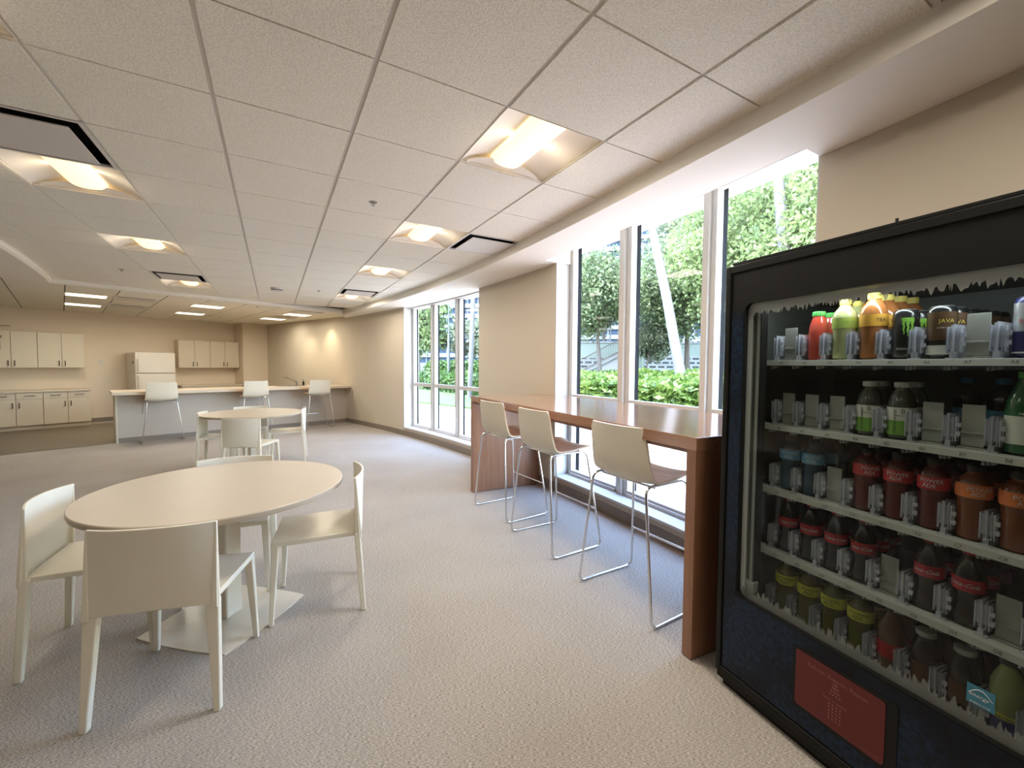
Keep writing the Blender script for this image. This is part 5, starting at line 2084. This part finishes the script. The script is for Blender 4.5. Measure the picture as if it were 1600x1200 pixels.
# hedges: a lumpy dark core covered with individual leaves
def hedge(name, label, front, depth_vec, z_front, z_back, m, n, leaf, steps=18, rise=0.25, cat='hedge', core=M_GSHADE):
    """front: polyline of ground points; the bed runs back along depth_vec"""
    t = thing(name, label, cat, (front[0][0], front[0][1], 0))
    o = Vector(front[0]).to_3d()
    F = [Vector(p).to_3d() - o for p in front]
    D = Vector(depth_vec).to_3d()
    seglen = [(F[i + 1] - F[i]).length for i in range(len(F) - 1)]
    L = sum(seglen)

    def fp(s):
        s *= L
        for i, q in enumerate(seglen):
            if s <= q or i == len(seglen) - 1:
                return F[i].lerp(F[i + 1], min(1, s / q))
            s -= q

    def hz(v, s):
        e = min(1, v / 0.06) ** 0.5
        return e * lin(z_front, z_back, v) + 0.05 * math.sin(9 * s + 5 * v) + 0.04 * math.sin(23 * s + 2)

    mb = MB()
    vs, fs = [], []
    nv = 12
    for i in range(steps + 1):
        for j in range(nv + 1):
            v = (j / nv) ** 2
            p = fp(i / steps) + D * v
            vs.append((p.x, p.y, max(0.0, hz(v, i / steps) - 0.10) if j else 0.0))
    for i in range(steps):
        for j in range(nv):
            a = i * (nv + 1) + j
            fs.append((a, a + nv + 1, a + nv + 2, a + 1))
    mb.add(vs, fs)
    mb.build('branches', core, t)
    cs = []
    for k in range(2600):
        s = rng.random()
        v = rng.random() ** 1.5
        p = fp(s) + D * v
        z = hz(v, s)
        if rng.random() < 0.35:
            p = fp(s) - D.normalized() * 0.02 * rng.random()
            z = rng.random() * z_front
        cs.append((p.x, p.y, max(0.05, z - 0.04 + 0.06 * rng.random())))
    leaf_mesh('foliage', [leaf_cloud(np.array(cs), leaf, n, 0.07, flat=0.2, elong=1.9)], m, t)
    return t


hedge('hedge', 'bright green broad-leaved hedge filling the lower panes of the near window', [(8.3, 12.2), (7.75, 10.3), (8.4, 8.3), (9.7, 5.8), (11.5, 2.5)], (8.2, 5.4), 0.86, 1.08, M_LEAFH, 30000, 0.17)
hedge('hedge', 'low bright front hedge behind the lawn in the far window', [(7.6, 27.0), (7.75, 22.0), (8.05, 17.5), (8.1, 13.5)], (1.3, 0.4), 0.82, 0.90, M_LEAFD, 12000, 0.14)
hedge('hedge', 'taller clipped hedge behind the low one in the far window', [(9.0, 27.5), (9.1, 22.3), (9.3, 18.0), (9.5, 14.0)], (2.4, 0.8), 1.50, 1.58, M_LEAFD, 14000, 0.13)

# far retaining wall with breeze block panels, landing and stair
fw_ = thing('boundary_wall', 'pale green boundary wall with breeze block panels behind the hedge', 'wall', (16.0, 25.55, 0.95), math.atan2(-9.8, 17.0))
# local x runs along the wall, local -y faces the room
WL = 30.0
MB().box((0, 0, 0.0), (WL, 0.3, 2.15)).build('wall_body', M_GWALL, fw_)
MB().box((-0.1, -0.06, 2.15), (WL, 0.36, 2.27)).build('coping', M_CONC, fw_)
for (a, b, z) in ((1.2, 5.55, 1.05), (8.4, 14.0, 1.28), (14.6, 20.0, 1.28), (20.5, 26.0, 1.28)):
    MB().box((a, -0.03, 0.0), (b, 0.0, z)).build('breeze_block_panel', M_LATT, fw_, label='white panel pierced by dark slots')
tree_of(fw_)
stc = thing('staircase', 'white outdoor stair flight rising to the right in front of the boundary wall', 'stairs', (18.0, 23.0, 0.95), math.atan2(-9.8, 17.0))
mb = MB()
for k in range(9):
    mb.box((0.8 + 0.32 * k, 0.0, 0.0), (0.8 + 0.32 * (k + 1), 0.9, 0.17 * (k + 1)))
mb.build('steps', M_CONC, stc)
mb = MB()
mb.add([(0.5, -0.1, 0), (0.9, -0.1, 0), (3.7, -0.1, 1.45), (3.7, -0.1, 1.75), (0.5, -0.1, 0.10), (0.5, 0, 0), (0.9, 0, 0), (3.7, 0, 1.45), (3.7, 0, 1.75), (0.5, 0, 0.10)],
       [(0, 1, 2, 3, 4), (9, 8, 7, 6, 5), (0, 5, 6, 1), (1, 6, 7, 2), (2, 7, 8, 3), (3, 8, 9, 4), (4, 9, 5, 0)])
mb.build('stringer', M_CONC, stc)
ral = thing('stair_railing', 'dark metal railing of the outdoor stair seen through the leftmost near pane', 'railing', (18.0, 23.0, 0.95), math.atan2(-9.8, 17.0))


def rz_(x):
    return 0.0 if x < 0.8 else (x - 0.8) * 0.53


mb = MB()
mb.tube([(-2.4, -0.15, 0.45), (-1.0, -0.15, 1.05), (0.8, -0.15, 1.05), (3.9, -0.15, 1.05 + rz_(3.9))], 0.035, 6)
mb.tube([(-2.4, -0.15, 0.2), (-1.0, -0.15, 0.25), (0.8, -0.15, 0.25), (3.9, -0.15, 0.25 + rz_(3.9))], 0.025, 6)
mb.build('rail', M_IRON, ral)
for k in range(30):
    x = -1.0 + 0.165 * k
    MB().tube([(x, -0.15, 0.2 + rz_(x)), (x, -0.15, 1.05 + rz_(x))], 0.012, 5).build('baluster', M_IRON, ral)
# pergola poles and beams of the terrace behind the wall
pg = thing('terrace_pergola', 'thin white terrace poles with beams above the boundary wall', 'pergola', (19.5, 24.6, 3.2), math.atan2(-9.8, 17.0))
for x in (0.0, 2.6):
    MB().tube([(x, 0, 0), (x, 0, 1.9 + x * 0.25)], 0.06, 8).build('pole', M_CONC, pg)
MB().box((-1.0, -0.05, 1.05), (1.2, 0.05, 1.13)).build('beam', M_CONC, pg)
MB().box((1.8, -0.05, 1.6), (4.0, 0.05, 1.68)).build('beam', M_CONC, pg)
MB().box((2.0, -0.4, 2.5), (4.2, 0.4, 2.58)).build('shade_roof', M_CONC, pg)

# street lamp
sl = thing('street_lamp', 'grey street lamp with a curved arm in the middle pane of the far window', 'street lamp', (8.75, 22.6, 0.0))
MB().lathe([(0.14, 0), (0.14, 0.05), (0.09, 0.12), (0.09, 0.9), (0.07, 0.95)], 14).build('base', M_CONC, sl, smooth=True)
MB().tube([(0, 0, 0.9), (0, 0, 3.2)], 0.075, 10).build('pole', mat('grey_pole_paint', (0.05, 0.055, 0.055), 0.5), sl, smooth=True)
path = [(0, 0, 3.2), (0, 0, 4.7)] + [(-0.38 + 0.38 * math.cos(a), 0.22 - 0.22 * math.cos(a), 4.7 + 0.45 * math.sin(a)) for a in [PI * k / 10 for k in range(1, 11)]]
MB().tube(path, 0.035, 8).build('curved_arm', MATS['grey_pole_paint'], sl, smooth=True)
MB().lathe([(0.05, 0.0), (0.16, -0.12), (0.16, -0.16), (0.0, -0.17)], 14, Matrix.Translation((-0.76, 0.44, 4.72)), cap=False).build('lamp_head', MATS['grey_pole_paint'], sl, smooth=True)


# distant apartment blocks: every storey a band of windows between slab edges
def block(label, base, rz, L, H, depth, floor_h=3.2):
    t = thing('apartment_block', label, 'building', base, rz)
    MB().box((0, 0.8, 0), (L, depth, H)).build('wall', M_BLDG, t)
    nf = int(H / floor_h)
    for k in range(nf):
        z = k * floor_h
        MB().box((0, 0, z), (L, 0.8, z + 1.35)).build('balcony_parapet', M_BLDG, t)
        g = MB().box((0.8, 0.7, z + 1.35), (L - 0.8, 0.78, z + floor_h)).build('window_band', M_BWIN, t)
        mb = MB()
        x = 1.0
        while x < L - 1:
            mb.box((x, 0.45, z + 1.35), (x + 0.35, 0.7, z + floor_h))
            x += 3.4
        mb.build('mullions', M_BLDG, g)
    MB().box((-0.3, -0.2, H), (L + 0.3, depth, H + 0.8)).build('roof_slab', M_CONC, t)
    return t


block('pale blue apartment block far behind the trees in the far window', (28, 142, 0.9), R_(-33), 46, 52, 16)
block('pale blue apartment block high behind the trees in the near window', (88, 112, 0.9), R_(-45), 40, 46, 16)
block('low pale block behind the terrace right of the leaning palm', (46, 40, 0.9), R_(-60), 36, 9.6, 12)
